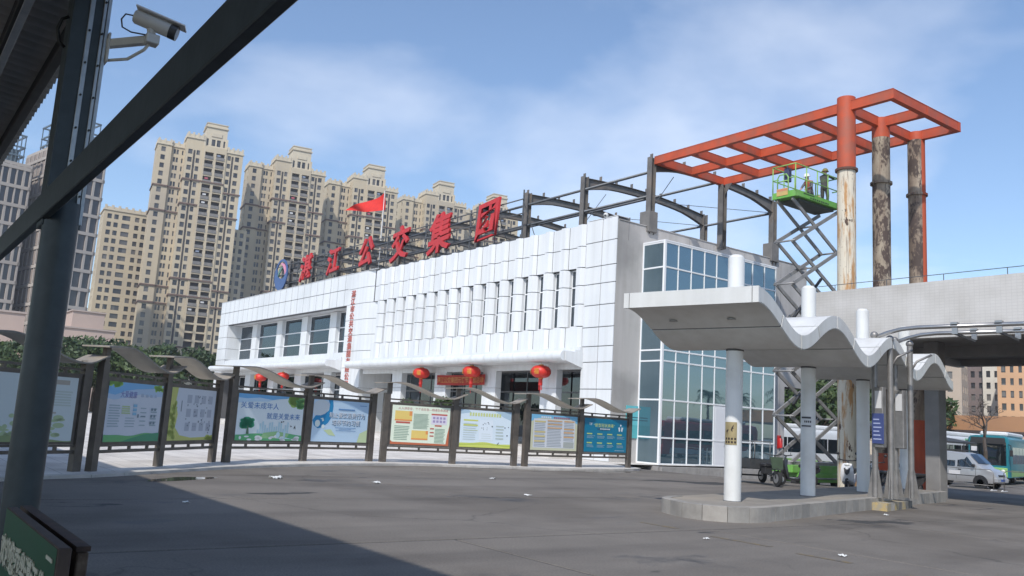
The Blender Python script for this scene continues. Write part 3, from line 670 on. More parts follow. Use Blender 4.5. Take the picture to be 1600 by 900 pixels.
# ---------------------------------------------------------------- roof sign
steelg=M('sign_steel',(.17,.175,.18),(.12,.12,.12),6,.55,metal=.4)
sf=thing('roof_sign_frame','grey steel lattice standing on the parapet behind the red characters','sign frame',(-60,30.9,12.1))
xs_=[-80.2+1.0*0+2.82*k for k in range(15)]
for x in xs_:
    m=MB(); m.box(x-.035,x+.035,30.68,30.75,11.9,15.4+ (.35 if x>-46 else 0)); m.build('post',steelg,sf)
    m=MB(); m.tube([(x,30.72,15.0),(x,32.3,11.9)],.025,6); m.build('brace',steelg,sf)
for z in (12.72,13.35,14.25,15.15):
    m=MB(); m.box(-80.3,-40.6,30.62,30.68,z-.03,z+.03); m.build('rail',steelg,sf)
m=MB(); m.box(-80.3,-40.6,30.3,30.36,12.50,12.56); m.build('rail',steelg,sf)
for k,(ch,x) in enumerate(zip('湛江公交集团',(-71.7,-66.1,-60.2,-54.85,-49.4,-43.8))):
    t=thing('sign_character','red roof sign character '+'%s'%('at the far left beside the round logo','second from the round logo','third from the round logo','fourth from the round logo','last but one, towards the steel frame','at the right end, shaped like a closed box')[k],'sign character',(x,30.28,14.25),0,'red roof sign characters')
    sz=(2.35,2.3,2.4,2.6,2.85,2.55)[k]
    me=textmesh(ch,sz,.16,redl,bold=sz*.024,sx=.98)
    # brush slant
    for v in me.vertices: v.co.x+=v.co.z*.14; v.co.z+=v.co.x*.10
    put('character',me,t,(0,0,0))
    m=MB()
    for dz in (-.5,.5): m.box(-.9,.9,.12,.34,dz-.03,dz+.03)
    m.each('fixing',steelg,t,world=False)
lg=thing('round_logo','round blue emblem with pink and green swirl left of the roof characters','logo',(-77.4,30.25,14.2))
blue=M('logo_blue',(.055,.11,.27),(.045,.09,.22),4,.4)
def ringpoly(a0,a1,f_out,f_in,n=40):
    o=[];i_=[]
    for k in range(n+1):
        a=a0+(a1-a0)*k/n; r=f_out(k/n); o.append((r*cos(a),r*sin(a))); r=f_in(k/n); i_.append((r*cos(a),r*sin(a)))
    return o,i_
def strip(o,i_,y,mat,name,d=.1):
    m=MB(); n=len(o); V=[(x,y,z) for x,z in o]+[(x,y,z) for x,z in i_]+[(x,y+d,z) for x,z in o]+[(x,y+d,z) for x,z in i_]
    F=[]
    for k in range(n-1):
        F+=[(k,k+1,n+k+1,n+k),(2*n+k,3*n+k,3*n+k+1,2*n+k+1),(k,2*n+k,2*n+k+1,k+1),(n+k,n+k+1,3*n+k+1,3*n+k)]
    m.add(V,F); m.build(name,mat,lg,world=False,fixn=True)
strip(*ringpoly(0,2*pi,lambda t:1.5,lambda t:1.28),0,blue,'ring')
strip(*ringpoly(radians(150),radians(370),lambda t:1.30,lambda t:1.30-.95*sin(pi*t)**.7),0.002,blue,'crescent')
strip(*ringpoly(radians(-30),radians(115),lambda t:1.12,lambda t:1.12-.34*sin(pi*min(1,t*1.05)) ),0.004,M('logo_pink',(.62,.25,.36),rough=.4),'pink_swirl',.08)
strip(*ringpoly(radians(60),radians(200),lambda t:.74,lambda t:.74-.42*sin(pi*t)),0.006,M('logo_green',(.10,.20,.16),rough=.4),'green_swirl',.08)
m=MB(); m.box(-.05,.05,.1,.4,-1.9,1.2); m.box(-1.2,1.2,.11,.3,-.05,.05); m.each('fixing',steelg,lg,world=False)
# ================================================================ steel frame on the roof
fst=M('weathered_steel',(.17,.16,.15),(.12,.112,.105),2.5,.65,metal=.1,bump=.1,c3=(.20,.165,.135),sc3=.6)
RF=thing('roof_steel_frame','grey steel portal frames with arched rafters standing on the roof','steel frame',(-55,37,12))
FX=[-31.2-5.32*k for k in range(10)]
def hcol(m,x,y,z0,z1,w=.34):
    m.box(x-w/2,x+w/2,y-w/2,y-w/2+.03,z0,z1); m.box(x-w/2,x+w/2,y+w/2-.03,y+w/2,z0,z1); m.box(x-.015,x+.015,y-w/2+.03,y+w/2-.03,z0,z1)
def ztop(y): 
    t=(y-31.9)/10.4; return 15.95+.30*sin(pi*t)-.25*t
for k,x in enumerate(FX):
    m=MB(); hcol(m,x,31.9,11.8,16.0); m.build('column',fst,RF)
    m=MB(); hcol(m,x,42.3,11.8,15.75); m.build('column',fst,RF)
    # arched rafter, deep at the knees
    m=MB(); N=16; T=[];Bt=[]
    for i in range(N+1):
        y=32.05+10.1*i/N; t=i/N; kn=max(0,1-t/.22)**1.5+max(0,1-(1-t)/.22)**1.5
        T.append((y,ztop(y)-.05)); Bt.append((y,ztop(y)-.42-.30*kn-.0))
    web=T+Bt[::-1]
    for i in range(N):
        m.add([(x-.012,*T[i]),(x-.012,*T[i+1]),(x-.012,*Bt[i+1]),(x-.012,*Bt[i])],[(0,1,2,3)]); m.add([(x+.012,*T[i]),(x+.012,*T[i+1]),(x+.012,*Bt[i+1]),(x+.012,*Bt[i])],[(0,3,2,1)])
        m.bar((x,T[i][0],T[i][1]+.01),(x,T[i+1][0],T[i+1][1]+.01),.24,.025); m.bar((x,Bt[i][0],Bt[i][1]),(x,Bt[i+1][0],Bt[i+1][1]),.24,.025)
    m.build('rafter',fst,RF)
    m=MB()
    for i in range(9):
        y=31.9+1.27*i; m.box(x-.10,x+.10,y-.05,y-.02,ztop(y)-.03,ztop(y)+.24); m.box(x-.10,x-.07,y-.02,y+.09,ztop(y)-.03,ztop(y)+.24)
    m.each('purlin_cleat',fst,RF)
tube=M('strut_tube',(.12,.13,.145),(.09,.095,.10),3,.45,metal=.4)
for y,z in ((31.9,15.22),(31.9,13.9),(42.3,15.0),(37.1,15.75)):
    m=MB(); m.tube([(FX[-1],y,z),(FX[0],y,z)],.075,12); m.build('strut',tube,RF,smooth=True)
for x0,x1 in ((-31.2,-36.52),(-36.52,-41.84)):
    m=MB(); m.tube([(x0,32.0,15.3),(x1,36.8,15.6)],.018,6); m.tube([(x1,37.4,15.6),(x0,42.2,15.0)],.018,6); m.tube([(x0,31.9,13.1),(x0+.0,33.6,15.3)],.02,6); m.each('tie_rod',tube,RF)
m=MB(); m.bbox(-31.62,-30.92,31.55,32.2,11.9,13.0,.02); m.bbox(-31.6,-30.95,41.9,42.6,12.0,13.1,.02); m.each('column_plinth',M('plinth_concrete',(.20,.19,.18),(.15,.145,.14),2,.9),RF)
# flag behind the sign
fl=thing('flagpole','red flag blowing on a tall thin pole behind the roof sign','flag',(-65.1,34,11.8))
m=MB(); m.tube([(-65.1,34,11.8),(-65.1,34,20.9)],[.05,.03],10); m.build('pole',M('pole_white',(.6,.6,.6),rough=.4),fl,smooth=True)
m=MB()
def ff(u,v):
    w=.10*sin(u*9+v*1.5)*(.3+u)
    return (-65.15-5.2*u,34-1.2*u+.22*sin(u*8+v*2),20.75-1.0*u-.12*sin(u*5)-v*(1.5*(1-u)**.9+.04)+w*.5)
m.sheet(ff,28,10); m.build('flag_cloth',M('flag_red',(.66,.03,.02),(.55,.02,.015),2,.75),fl,smooth=True)
# ================================================================ orange grid canopy and its columns
orange=M('orange_primer',(.53,.085,.03),(.44,.075,.03),1.8,.62,bump=.06,c3=(.36,.10,.06),sc3=.9); streaks(orange)
OG=thing('orange_steel_canopy','orange painted steel grid canopy high above the gateway','steel canopy',(-24,34.7,15.6))
zb,zt=15.6,16.03
def hole_beam(p0,p1,w=.24):
    m=MB(); p0=Vector(p0);p1=Vector(p1); d=(p1-p0).normalized(); a=Vector((-d.y,d.x,0))*(w/2); h=Vector((0,0,zt-zb))
    # box girder with slightly wider flanges
    m.bar(p0+h/2,p1+h/2,w-.03,zt-zb-.03); m.bar(p0+Vector((0,0,.012)),p1+Vector((0,0,.012)),w,.024); m.bar(p0+h-Vector((0,0,.012)),p1+h-Vector((0,0,.012)),w,.024)
    m.build('beam',orange,OG)
X0,X1=-30.95,-17.9
for y in (32.05,34.75,37.45): hole_beam((X0-.12,y,zb),(X1+.12,y,zb))
CX=[X0,-28.6,-26.42,-24.15,-22.0,-20.0,X1]
for x in CX:
    for y0,y1 in ((32.17,34.63),(34.87,37.33)): hole_beam((x,y0,zb),(x,y1,zb))
m=MB(); hcol(m,-30.9,37.3,11.9,zb,.36); m.prism([(0,0),(.5,0),(0,-.6)],(-30.72,37.28,zb),(1,0,0),(0,0,1),(0,1,0),.04); m.build('support_column',fst,OG)
def rust_mat(name,paint,stain,rustc,lo,wid,orange_dir=None,thr=.0,zoff=0):
    m=bpy.data.materials.new(name); m.use_nodes=True; t=m.node_tree; b=t.nodes['Principled BSDF']; g=t.nodes.new('ShaderNodeNewGeometry'); lk=t.links.new
    def nz(sc,st,det=7,loc=0,dist=0):
        mp=t.nodes.new('ShaderNodeMapping'); mp.inputs['Scale'].default_value=st; mp.inputs['Location'].default_value=(loc,loc*.7,loc*1.3); lk(g.outputs['Position'],mp.inputs[0]); n=t.nodes.new('ShaderNodeTexNoise'); n.inputs['Scale'].default_value=sc; n.inputs['Detail'].default_value=det; n.inputs['Roughness'].default_value=.62; n.inputs['Distortion'].default_value=dist; lk(mp.outputs[0],n.inputs['Vector']); return n.outputs[0]
    def rmp(s,a,b_,ca=(0,0,0),cb=(1,1,1)):
        r=t.nodes.new('ShaderNodeValToRGB'); r.color_ramp.elements[0].position=a; r.color_ramp.elements[1].position=b_; r.color_ramp.elements[0].color=(*ca,1); r.color_ramp.elements[1].color=(*cb,1); lk(s,r.inputs[0]); return r.outputs[0]
    def mix(f,a,b_):
        x=t.nodes.new('ShaderNodeMix'); x.data_type='RGBA'; lk(f,x.inputs[0])
        for i,v in ((6,a),(7,b_)):
            if isinstance(v,tuple): x.inputs[i].default_value=(*v,1)
            else: lk(v,x.inputs[i])
        return x.outputs[2]
    c=mix(rmp(nz(3.2,(1.6,1.6,.22),loc=zoff),.49,.60),paint,stain)
    if zoff>5: c=mix(rmp(nz(1.3,(1,1,.35),loc=zoff+9),.38,.62),c,tuple(v*.62 for v in stain))
    big=nz(1.5,(1,1,.55),det=12,loc=zoff+5,dist=.3); fine=nz(11,(1,1,.45),det=10,loc=zoff+3)
    ad=t.nodes.new('ShaderNodeMath'); ad.operation='MULTIPLY_ADD'; ad.inputs[1].default_value=.42; lk(fine,ad.inputs[0]); lk(big,ad.inputs[2])
    c=mix(rmp(ad.outputs[0],lo+.21,lo+.21+wid),c,rustc)
    c=mix(rmp(nz(4.5,(2.4,2.4,.12),det=8,loc=zoff+7),.56,.72),c,tuple(v*1.5+.02 for v in rustc))
    c=mix(rmp(nz(16,(1,1,1),loc=zoff+2),.64,.68),c,tuple(v*.6 for v in rustc))
    if orange_dir:
        sep=t.nodes.new('ShaderNodeVectorMath'); sep.operation='DOT_PRODUCT'; sep.inputs[1].default_value=orange_dir; lk(g.outputs['Normal'],sep.inputs[0])
        f=rmp(sep.outputs['Value'],thr,thr+.03); c=mix(f,c,(.46,.085,.035))
    lk(c,b.inputs['Base Color']); b.inputs['Roughness'].default_value=.8
    bp=t.nodes.new('ShaderNodeBump'); bp.inputs['Strength'].default_value=.4; bp.inputs['Distance'].default_value=.02; lk(ad.outputs[0],bp.inputs['Height']); lk(bp.outputs[0],b.inputs['Normal']); return m
cream=(.58,.50,.37)
rA=rust_mat('rust_streaked_cream',(.62,.56,.45),(.44,.24,.10),(.085,.05,.035),.61,.03,zoff=1)
rB=rust_mat('rust_peeled_grey',(.40,.34,.26),(.30,.23,.17),(.075,.052,.043),.495,.06,zoff=11)
rC=rust_mat('rust_half_primed',(.38,.31,.24),(.26,.19,.14),(.07,.05,.043),.505,.07,(.86,.50,0),.52,zoff=21)
cols=((-20.0,32.12,rA,13.05,'tall round column in front, orange above and rust-streaked cream below'),(-19.98,34.8,rB,15.1,'middle round column with peeling grey paint and dark rust'),(-19.8,37.5,rC,15.62,'rear round column, rust-dark on the left and freshly primed orange on the right'))
for i,(x,y,rm,zo,lab) in enumerate(cols):
    t=thing('rusty_column',lab,'column',(x,y,-.4),0,'round columns under the orange canopy')
    zl=(-.6,1.3,2.8)[i]; m=MB(); m.tube([(x,y,zl),(x,y,zo)],.375,36,caps=False); m.build('rusty_shaft',rm,t,auto=50)
    if i: m=MB(); m.tube([(x,y,-.6),(x,y,zl)],.377,36); m.build('primed_base',orange,t,auto=50)
    m=MB(); m.tube([(x,y,zo),(x,y,16.02+(.22 if i==0 else -.02))],.378,36); m.build('primed_shaft',orange,t,auto=50)
    m=MB(); N=36
    for k in range(N):
        a0,a1=2*pi*k/N,2*pi*(k+1)/N; m.bar((x+.41*cos(a0),y+.41*sin(a0),13.03),(x+.41*cos(a1),y+.41*sin(a1),13.03),.10,.10)
    m.build('collar',rm if i else M('rust_dark',(.14,.06,.04),(.07,.045,.04),5,.8),t)
# ================================================================ scissor lift with two workers
lgreen=M('lift_green',(.16,.42,.07),(.13,.35,.06),4,.45,c3=(.2,.40,.12),sc3=2); lgrey=M('lift_arm_grey',(.30,.295,.29),(.22,.215,.21),3,.5,metal=.2)
SL=thing('scissor_lift','raised scissor lift with a bright green platform beside the rusty column','scissor lift',(-22.25,32.6,-.3))
gy0=-.30
LX=(-22.72,-21.78); YA,YB=31.0,34.3; z0=.75; dz=(11.93-z0)/6
for k in range(6):
    za,zb2=z0+dz*k,z0+dz*(k+1)
    for x in LX:
        s=1 if x<-22 else -1
        m=MB(); m.bar((x,YA,za),(x,YB,zb2),.07,.15); m.build('scissor_arm',lgrey,SL)
        m=MB(); m.bar((x+.09*s,YB,za),(x+.09*s,YA,zb2),.07,.15); m.build('scissor_arm',lgrey,SL)
    m=MB()
    for y,z in ((YA,za),(YB,za),((YA+YB)/2,(za+zb2)/2)): m.tube([(LX[0]-.05,y,z),(LX[1]+.05,y,z)],.04,10)
    m.each('pivot_tube',lgrey,SL,smooth=True)
for k in (1,3):
    m=MB(); m.tube([(-22.25,YA+.7,z0+dz*k+.5),(-22.25,YB-.6,z0+dz*(k+1)+.6)],.07,12); m.build('lift_ram',M('ram_dark',(.06,.06,.065),rough=.4,metal=.5),SL,smooth=True)
m=MB(); m.bbox(-22.8,-21.7,30.9,34.4,.30,.62,.02); m.bbox(-22.9,-21.6,31.3,34.0,-.08,.30,.02); ch=m.build('chassis',lgreen,SL)
m=MB(); m.bbox(-22.95,-21.55,30.95,34.35,.05,.12,.02); m.box(-22.7,-21.8,30.9,34.4,.62,.74); m.build('base_rail',MATS['lift_arm_grey'],SL)
for x in (-22.75,-21.75):
    for y in (31.25,34.05):
        m=MB(); m.tube([(x-.12,y,gy0+.22),(x+.12,y,gy0+.22)],.22,20); m.build('wheel',M('tyre_black',(.025,.025,.026),rough=.9),SL,auto=40)
PX0,PX1,PY0,PY1=-22.84,-21.68,30.95,34.15
m=MB(); m.box(PX0,PX1,PY0,PY1,12.0,12.10); m.box(PX0,PX1,PY0-.02,PY0,12.0,12.28); m.box(PX0,PX1,PY1,PY1+.02,12.0,12.28); m.box(PX0-.02,PX0,PY0-.02,PY1+.02,12.0,12.28); m.box(PX1,PX1+.02,PY0-.02,PY1+.02,12.0,12.28)
m.box(PX1+.02,PX1+.05,PY0+.1,PY1,12.02,12.14); m.build('platform',lgreen,SL)
m=MB(); m.box(PX0+.1,PX1-.1,PY0+.4,PY1-.2,11.88,12.0); m.build('platform_frame',M('lift_underside',(.06,.07,.06)),SL)
m=MB()
for k in range(9): m.box(PX1+.05,PX1+.053,31.95+k*.16,32.05+k*.16+.02*(k%2),12.045,12.115)
m.box(PX1+.021,PX1+.024,31.5,32.3,12.19,12.24); m.build('decal',M('decal_black',(.03,.05,.03)),SL,kind='stuff')
m=MB(); m.bbox(-22.62,-22.05,PY0-.04,PY0-.021,12.10,12.42,.004); m.mi=1; m.box(-22.6,-22.07,PY0-.043,PY0-.041,12.3,12.4); m.build('warning_plate',[M('plate_yellow',(.60,.40,.12),(.5,.36,.16),9,.6),M('plate_orange',(.55,.22,.12))],SL)
rl=MB(); T=13.45; r=.028
for x in (PX0,PX1):
    rl.tube([(x,PY0,12.2),(x,PY0,T),(x,PY1,T),(x,PY1,12.2)],r,8); rl.tube([(x,PY0,12.85),(x,PY1,12.85)],r*.9,8)
    for y in (31.75,32.55,33.35): rl.tube([(x,y,12.2),(x,y,T)],r*.9,8)
for y in (PY0,PY1):
    rl.tube([(PX0,y,T),(PX1,y,T)],r,8); rl.tube([(PX0,y,12.85),(PX0+.3,y,12.85)],r,8); rl.tube([(PX1-.3,y,12.85),(PX1,y,12.85)],r,8)
rl.tube([(-22.6,PY0,12.2),(-22.6,PY0,12.9),(-22.5,PY0,13.05),(-22.15,PY0,13.05),(-22.05,PY0,12.9),(-22.05,PY0,12.2)],r,8); rl.tube([(-22.6,PY0,12.75),(-22.05,PY0,12.75)],r,8)
rl.build('guard_rail',M('lift_rail_green',(.20,.46,.12),(.30,.46,.12),3,.45),SL,smooth=True)
m=MB(); m.bbox(-22.35,-22.12,31.05,31.3,12.75,13.35,.02); m.tube([(-22.2,31.1,13.3),(-22.2,31.1,13.5)],.02,8); m.build('control_box',M('control_blue',(.06,.07,.16),(.04,.04,.08),9,.5),SL)
skin=M('skin',(.45,.27,.19),rough=.6)
def person(name,label,J,E,rad,cmap,loc,sub=2):
    """J joints, E bones, rad radii; grown as one skin, coloured by bone"""
    t=thing('person',label,'person',loc)
    names=list(J); me=bpy.data.meshes.new('body'); me.from_pydata([Vector(J[n]) for n in names],[(names.index(a),names.index(b_)) for a,b_ in E],[])
    o=bpy.data.objects.new('body',me); COL.objects.link(o)
    md=o.modifiers.new('skin','SKIN'); md.use_smooth_shade=True
    for i,n in enumerate(names):
        sv=me.skin_vertices[0].data[i]; rr=rad[n]; sv.radius=rr if isinstance(rr,tuple) else (rr,rr); sv.use_root=(n=='pelvis')
    ms=o.modifiers.new('sub','SUBSURF'); ms.levels=sub; ms.render_levels=sub
    dg=bpy.context.evaluated_depsgraph_get(); m2=bpy.data.meshes.new_from_object(o.evaluated_get(dg)); bpy.data.objects.remove(o)
    m2.materials.clear(); mats=[]
    seg=[(Vector(J[a]),Vector(J[b_]),cmap.get((a,b_),cmap['*'])) for a,b_ in E]
    for _,_,mm in seg:
        if mm not in mats: mats.append(mm); m2.materials.append(mm)
    for p in m2.polygons:
        c=p.center; best=None
        for a,b_,mm in seg:
            d=b_-a; tt=max(0,min(1,(c-a).dot(d)/d.length_squared)); q=(c-(a+d*tt)).length
            if best is None or q<best[0]: best=(q,mm)
        p.material_index=mats.index(best[1]); p.use_smooth=True
    m2.name='body'; ob=bpy.data.objects.new('body',m2); COL.objects.link(ob); ob.parent=t
    return t
def hand(J,E,rad,side,base,dirv,palm):
    """five short finger chains rooted in the palm"""
    d=Vector(dirv).normalized(); n=Vector(palm).normalized(); a=d.cross(n).normalized()
    for k,(off,ln) in enumerate(((-.030,.07),(-.010,.082),(.010,.078),(.030,.062))):
        p=Vector(base)+a*off+d*.03; J[f'{side}f{k}a']=p; J[f'{side}f{k}b']=p+d*ln*.55-n*.012; J[f'{side}f{k}c']=p+d*ln*.8-n*.045
        for s_ in 'abc': rad[f'{side}f{k}{s_}']=.009
        E+= [(f'{side}hand',f'{side}f{k}a'),(f'{side}f{k}a',f'{side}f{k}b'),(f'{side}f{k}b',f'{side}f{k}c')]
    J[f'{side}ta']=Vector(base)-a*.045; J[f'{side}tb']=Vector(base)-a*.06+d*.05-n*.02; rad[f'{side}ta']=.011; rad[f'{side}tb']=.009
    E+=[(f'{side}hand',f'{side}ta'),(f'{side}ta',f'{side}tb')]
def helmet(t,c,mat,tilt=(0,0,0)):
    m=MB(); prof=[(.0,.135),(.05,.13),(.10,.10),(.125,.05),(.13,.0),(.165,-.012),(.165,-.022),(.128,-.012)]
    m.lathe(prof,(0,0,0),24); m.tube([(-.12,0,.04),(0,0,.142),(.12,0,.04)],.012,6); o=m.build('helmet',mat,t,smooth=True,world=False); o.location=c; o.rotation_euler=tilt
grey_cl=M('work_grey',(.10,.10,.115),(.16,.155,.16),9,.9); dk_cl=M('work_dark',(.05,.052,.05),(.085,.085,.078),9,.9); vest=M('vest_orange',(.42,.09,.05),(.30,.07,.05),8,.85); vest2=M('vest_green',(.10,.14,.07),(.05,.06,.05),6,.85); boot=M('boot_black',(.025,.022,.02),rough=.7); glove=M('glove_cream',(.55,.5,.38),rough=.9)
# crouching worker, faces -X / +Y along the platform
J={'pelvis':(0,0,.38),'spine':(-.02,-.10,.60),'chest':(-.03,-.16,.82),'neck':(-.03,-.21,1.00),'head':(-.03,-.25,1.12),'crown':(-.03,-.26,1.24),
 'lsh':(-.20,-.16,.92),'lel':(-.27,-.30,.68),'lhand':(-.16,-.48,.58),'rsh':(.16,-.16,.92),'rel':(.24,-.28,.66),'rhand':(.12,-.47,.55),
 'lhip':(-.11,0,.36),'lkn':(-.17,-.42,.46),'lan':(-.16,-.20,.09),'lto':(-.17,-.40,.05),'rhip':(.11,0,.36),'rkn':(.18,-.40,.48),'ran':(.17,-.16,.09),'rto':(.18,-.36,.05)}
E=[('pelvis','spine'),('spine','chest'),('chest','neck'),('neck','head'),('head','crown'),('chest','lsh'),('lsh','lel'),('lel','lhand'),('chest','rsh'),('rsh','rel'),('rel','rhand'),('pelvis','lhip'),('lhip','lkn'),('lkn','lan'),('lan','lto'),('pelvis','rhip'),('rhip','rkn'),('rkn','ran'),('ran','rto')]
R={'pelvis':(.17,.14),'spine':(.15,.12),'chest':(.18,.13),'neck':.06,'head':.095,'crown':.07,'lsh':.075,'lel':.05,'lhand':.036,'rsh':.075,'rel':.05,'rhand':.036,'lhip':.11,'lkn':.07,'lan':.048,'lto':.04,'rhip':.11,'rkn':.07,'ran':.048,'rto':.04}
hand(J,E,R,'l',(-.15,-.52,.56),(.3,-.9,-.2),(0,0,1)); hand(J,E,R,'r',(.11,-.51,.53),(-.3,-.9,-.2),(0,0,1))
cm={'*':skin,('pelvis','spine'):grey_cl,('spine','chest'):vest,('chest','neck'):vest,('chest','lsh'):vest,('chest','rsh'):vest,('lsh','lel'):grey_cl,('rsh','rel'):grey_cl,('lel','lhand'):grey_cl,('rel','rhand'):grey_cl,('pelvis','lhip'):grey_cl,('pelvis','rhip'):grey_cl,('lhip','lkn'):grey_cl,('rhip','rkn'):grey_cl,('lkn','lan'):grey_cl,('rkn','ran'):grey_cl,('lan','lto'):boot,('ran','rto'):boot}
p1=person('worker','crouching worker in white helmet and orange vest on the green lift platform',J,E,R,cm,(-22.15,32.75,12.11))
helmet(p1,(-.03,-.26,1.19),M('helmet_white',(.78,.78,.78),rough=.3),(radians(14),0,0))
# standing worker seen from behind, arms raised to the column
J={'pelvis':(0,0,.95),'spine':(0,.02,1.15),'chest':(0,.03,1.36),'neck':(0,.04,1.54),'head':(0,.06,1.66),'crown':(0,.06,1.77),
 'lsh':(-.19,.02,1.44),'lel':(-.28,.22,1.27),'lhand':(-.16,.42,1.36),'rsh':(.19,.02,1.44),'rel':(.29,.24,1.33),'rhand':(.2,.46,1.45),
 'lhip':(-.1,0,.92),'lkn':(-.13,.05,.50),'lan':(-.14,-.03,.09),'lto':(-.16,.14,.04),'rhip':(.1,0,.92),'rkn':(.13,.06,.50),'ran':(.15,0,.09),'rto':(.18,.16,.04)}
E=[('pelvis','spine'),('spine','chest'),('chest','neck'),('neck','head'),('head','crown'),('chest','lsh'),('lsh','lel'),('lel','lhand'),('chest','rsh'),('rsh','rel'),('rel','rhand'),('pelvis','lhip'),('lhip','lkn'),('lkn','lan'),('lan','lto'),('pelvis','rhip'),('rhip','rkn'),('rkn','ran'),('ran','rto')]
R={'pelvis':(.17,.13),'spine':(.15,.12),'chest':(.19,.13),'neck':.06,'head':.095,'crown':.07,'lsh':.075,'lel':.052,'lhand':.036,'rsh':.075,'rel':.052,'rhand':.036,'lhip':.11,'lkn':.075,'lan':.05,'lto':.042,'rhip':.11,'rkn':.075,'ran':.05,'rto':.042}
hand(J,E,R,'l',(-.15,.46,1.37),(.2,.9,.1),(0,0,1)); hand(J,E,R,'r',(.19,.5,1.46),(-.1,.9,.1),(0,0,1))
cm={'*':glove,('pelvis','spine'):dk_cl,('spine','chest'):vest2,('chest','neck'):vest2,('neck','head'):skin,('head','crown'):skin,('chest','lsh'):dk_cl,('chest','rsh'):dk_cl,('lsh','lel'):dk_cl,('rsh','rel'):dk_cl,('lel','lhand'):dk_cl,('rel','rhand'):vest2,('pelvis','lhip'):dk_cl,('pelvis','rhip'):dk_cl,('lhip','lkn'):dk_cl,('rhip','rkn'):dk_cl,('lkn','lan'):dk_cl,('rkn','ran'):dk_cl,('lan','lto'):boot,('ran','rto'):boot}
p2=person('worker','standing worker in yellow helmet and dark clothes on the green lift platform',J,E,R,cm,(-22.1,33.72,12.11))
helmet(p2,(0,.06,1.70),M('helmet_yellow',(.75,.60,.16),rough=.35))
bk=thing('paint_bucket','pale yellow bucket on the lift platform next to the crouching worker','bucket',(-21.88,32.85,12.11))
m=MB(); m.tube([(0,0,0),(0,0,.26)],[.11,.14],16); m.build('pail',M('bucket_cream',(.6,.48,.2),rough=.5),bk,world=False,auto=40)
m=MB(); m.tube([(.14*cos(a),0,.25+.12*sin(a)) for a in [pi*k/8 for k in range(9)]],.006,5); m.build('handle',galv,bk,world=False)
# ================================================================ tiled gateway slab
tile=bpy.data.materials.new('grey_mosaic_tile'); tile.use_nodes=True
t=tile.node_tree; b=t.nodes['Principled BSDF']; ge=t.nodes.new('ShaderNodeNewGeometry'); mp=t.nodes.new('ShaderNodeMapping'); mp.inputs['Rotation'].default_value=(radians(90),0,0)
br=t.nodes.new('ShaderNodeTexBrick'); br.offset=0.0; br.inputs['Scale'].default_value=1; br.inputs['Brick Width'].default_value=.16; br.inputs['Row Height'].default_value=.10; br.inputs['Mortar Size'].default_value=.009
br.inputs['Color1'].default_value=(.53,.51,.485,1); br.inputs['Color2'].default_value=(.515,.495,.47,1); br.inputs['Mortar'].default_value=(.47,.45,.43,1)
nz=t.nodes.new('ShaderNodeTexNoise'); nz.inputs['Scale'].default_value=.8; nz.inputs['Detail'].default_value=7; rp=t.nodes.new('ShaderNodeValToRGB'); rp.color_ramp.elements[0].position=.35; rp.color_ramp.elements[1].position=.65; rp.color_ramp.elements[0].color=(.85,.84,.82,1); rp.color_ramp.elements[1].color=(1.05,1.05,1.05,1)
mu=t.nodes.new('ShaderNodeMix'); mu.data_type='RGBA'; mu.blend_type='MULTIPLY'; mu.inputs[0].default_value=1
lk=t.links.new; lk(ge.outputs['Position'],mp.inputs[0]); lk(mp.outputs[0],br.inputs['Vector']); lk(ge.outputs['Position'],nz.inputs['Vector']); lk(nz.outputs[0],rp.inputs[0]); lk(br.outputs[0],mu.inputs[6]); lk(rp.outputs[0],mu.inputs[7]); lk(mu.outputs[2],b.inputs['Base Color']); b.inputs['Roughness'].default_value=.55
conc=M('grey_concrete',(.24,.23,.22),(.19,.18,.175),1.2,.85,bump=.2)
GW=thing('tiled_gateway','long grey tiled gateway slab carried by square concrete pillars','gateway',(-10,33,0))
m=MB(); m.box(-18.75,24,28.0,28.3,5.22,7.1); m.box(-18.75,-18.45,28.3,38.8,5.22,7.1); m.build('tiled_fascia',tile,GW)
m=MB(); m.box(-18.45,24,28.3,38.8,5.5,6.6); m.box(-18.3,23.9,28.3,28.9,5.24,5.5); m.box(-18.3,23.9,33.0,33.6,5.1,5.5); m.box(-18.3,23.9,38.1,38.78,5.24,5.5); m.build('slab',conc,GW)
for x,y in ((-16.12,31.6),(-2,31.6),(10,31.6),(-2,37.2),(10,37.2)):
    m=MB(); m.bbox(x-.27,x+.27,y-.27,y+.27,-.7,5.5,.02); m.build('pillar',conc,GW)
m=MB(); 
for x in range(-18,24,2): m.tube([(x,28.15,7.1),(x,28.15,7.35)],.014,6)
m.tube([(-18.7,28.15,7.34),(23.9,28.15,7.34)],.012,6); m.build('lightning_wire',tube,GW)
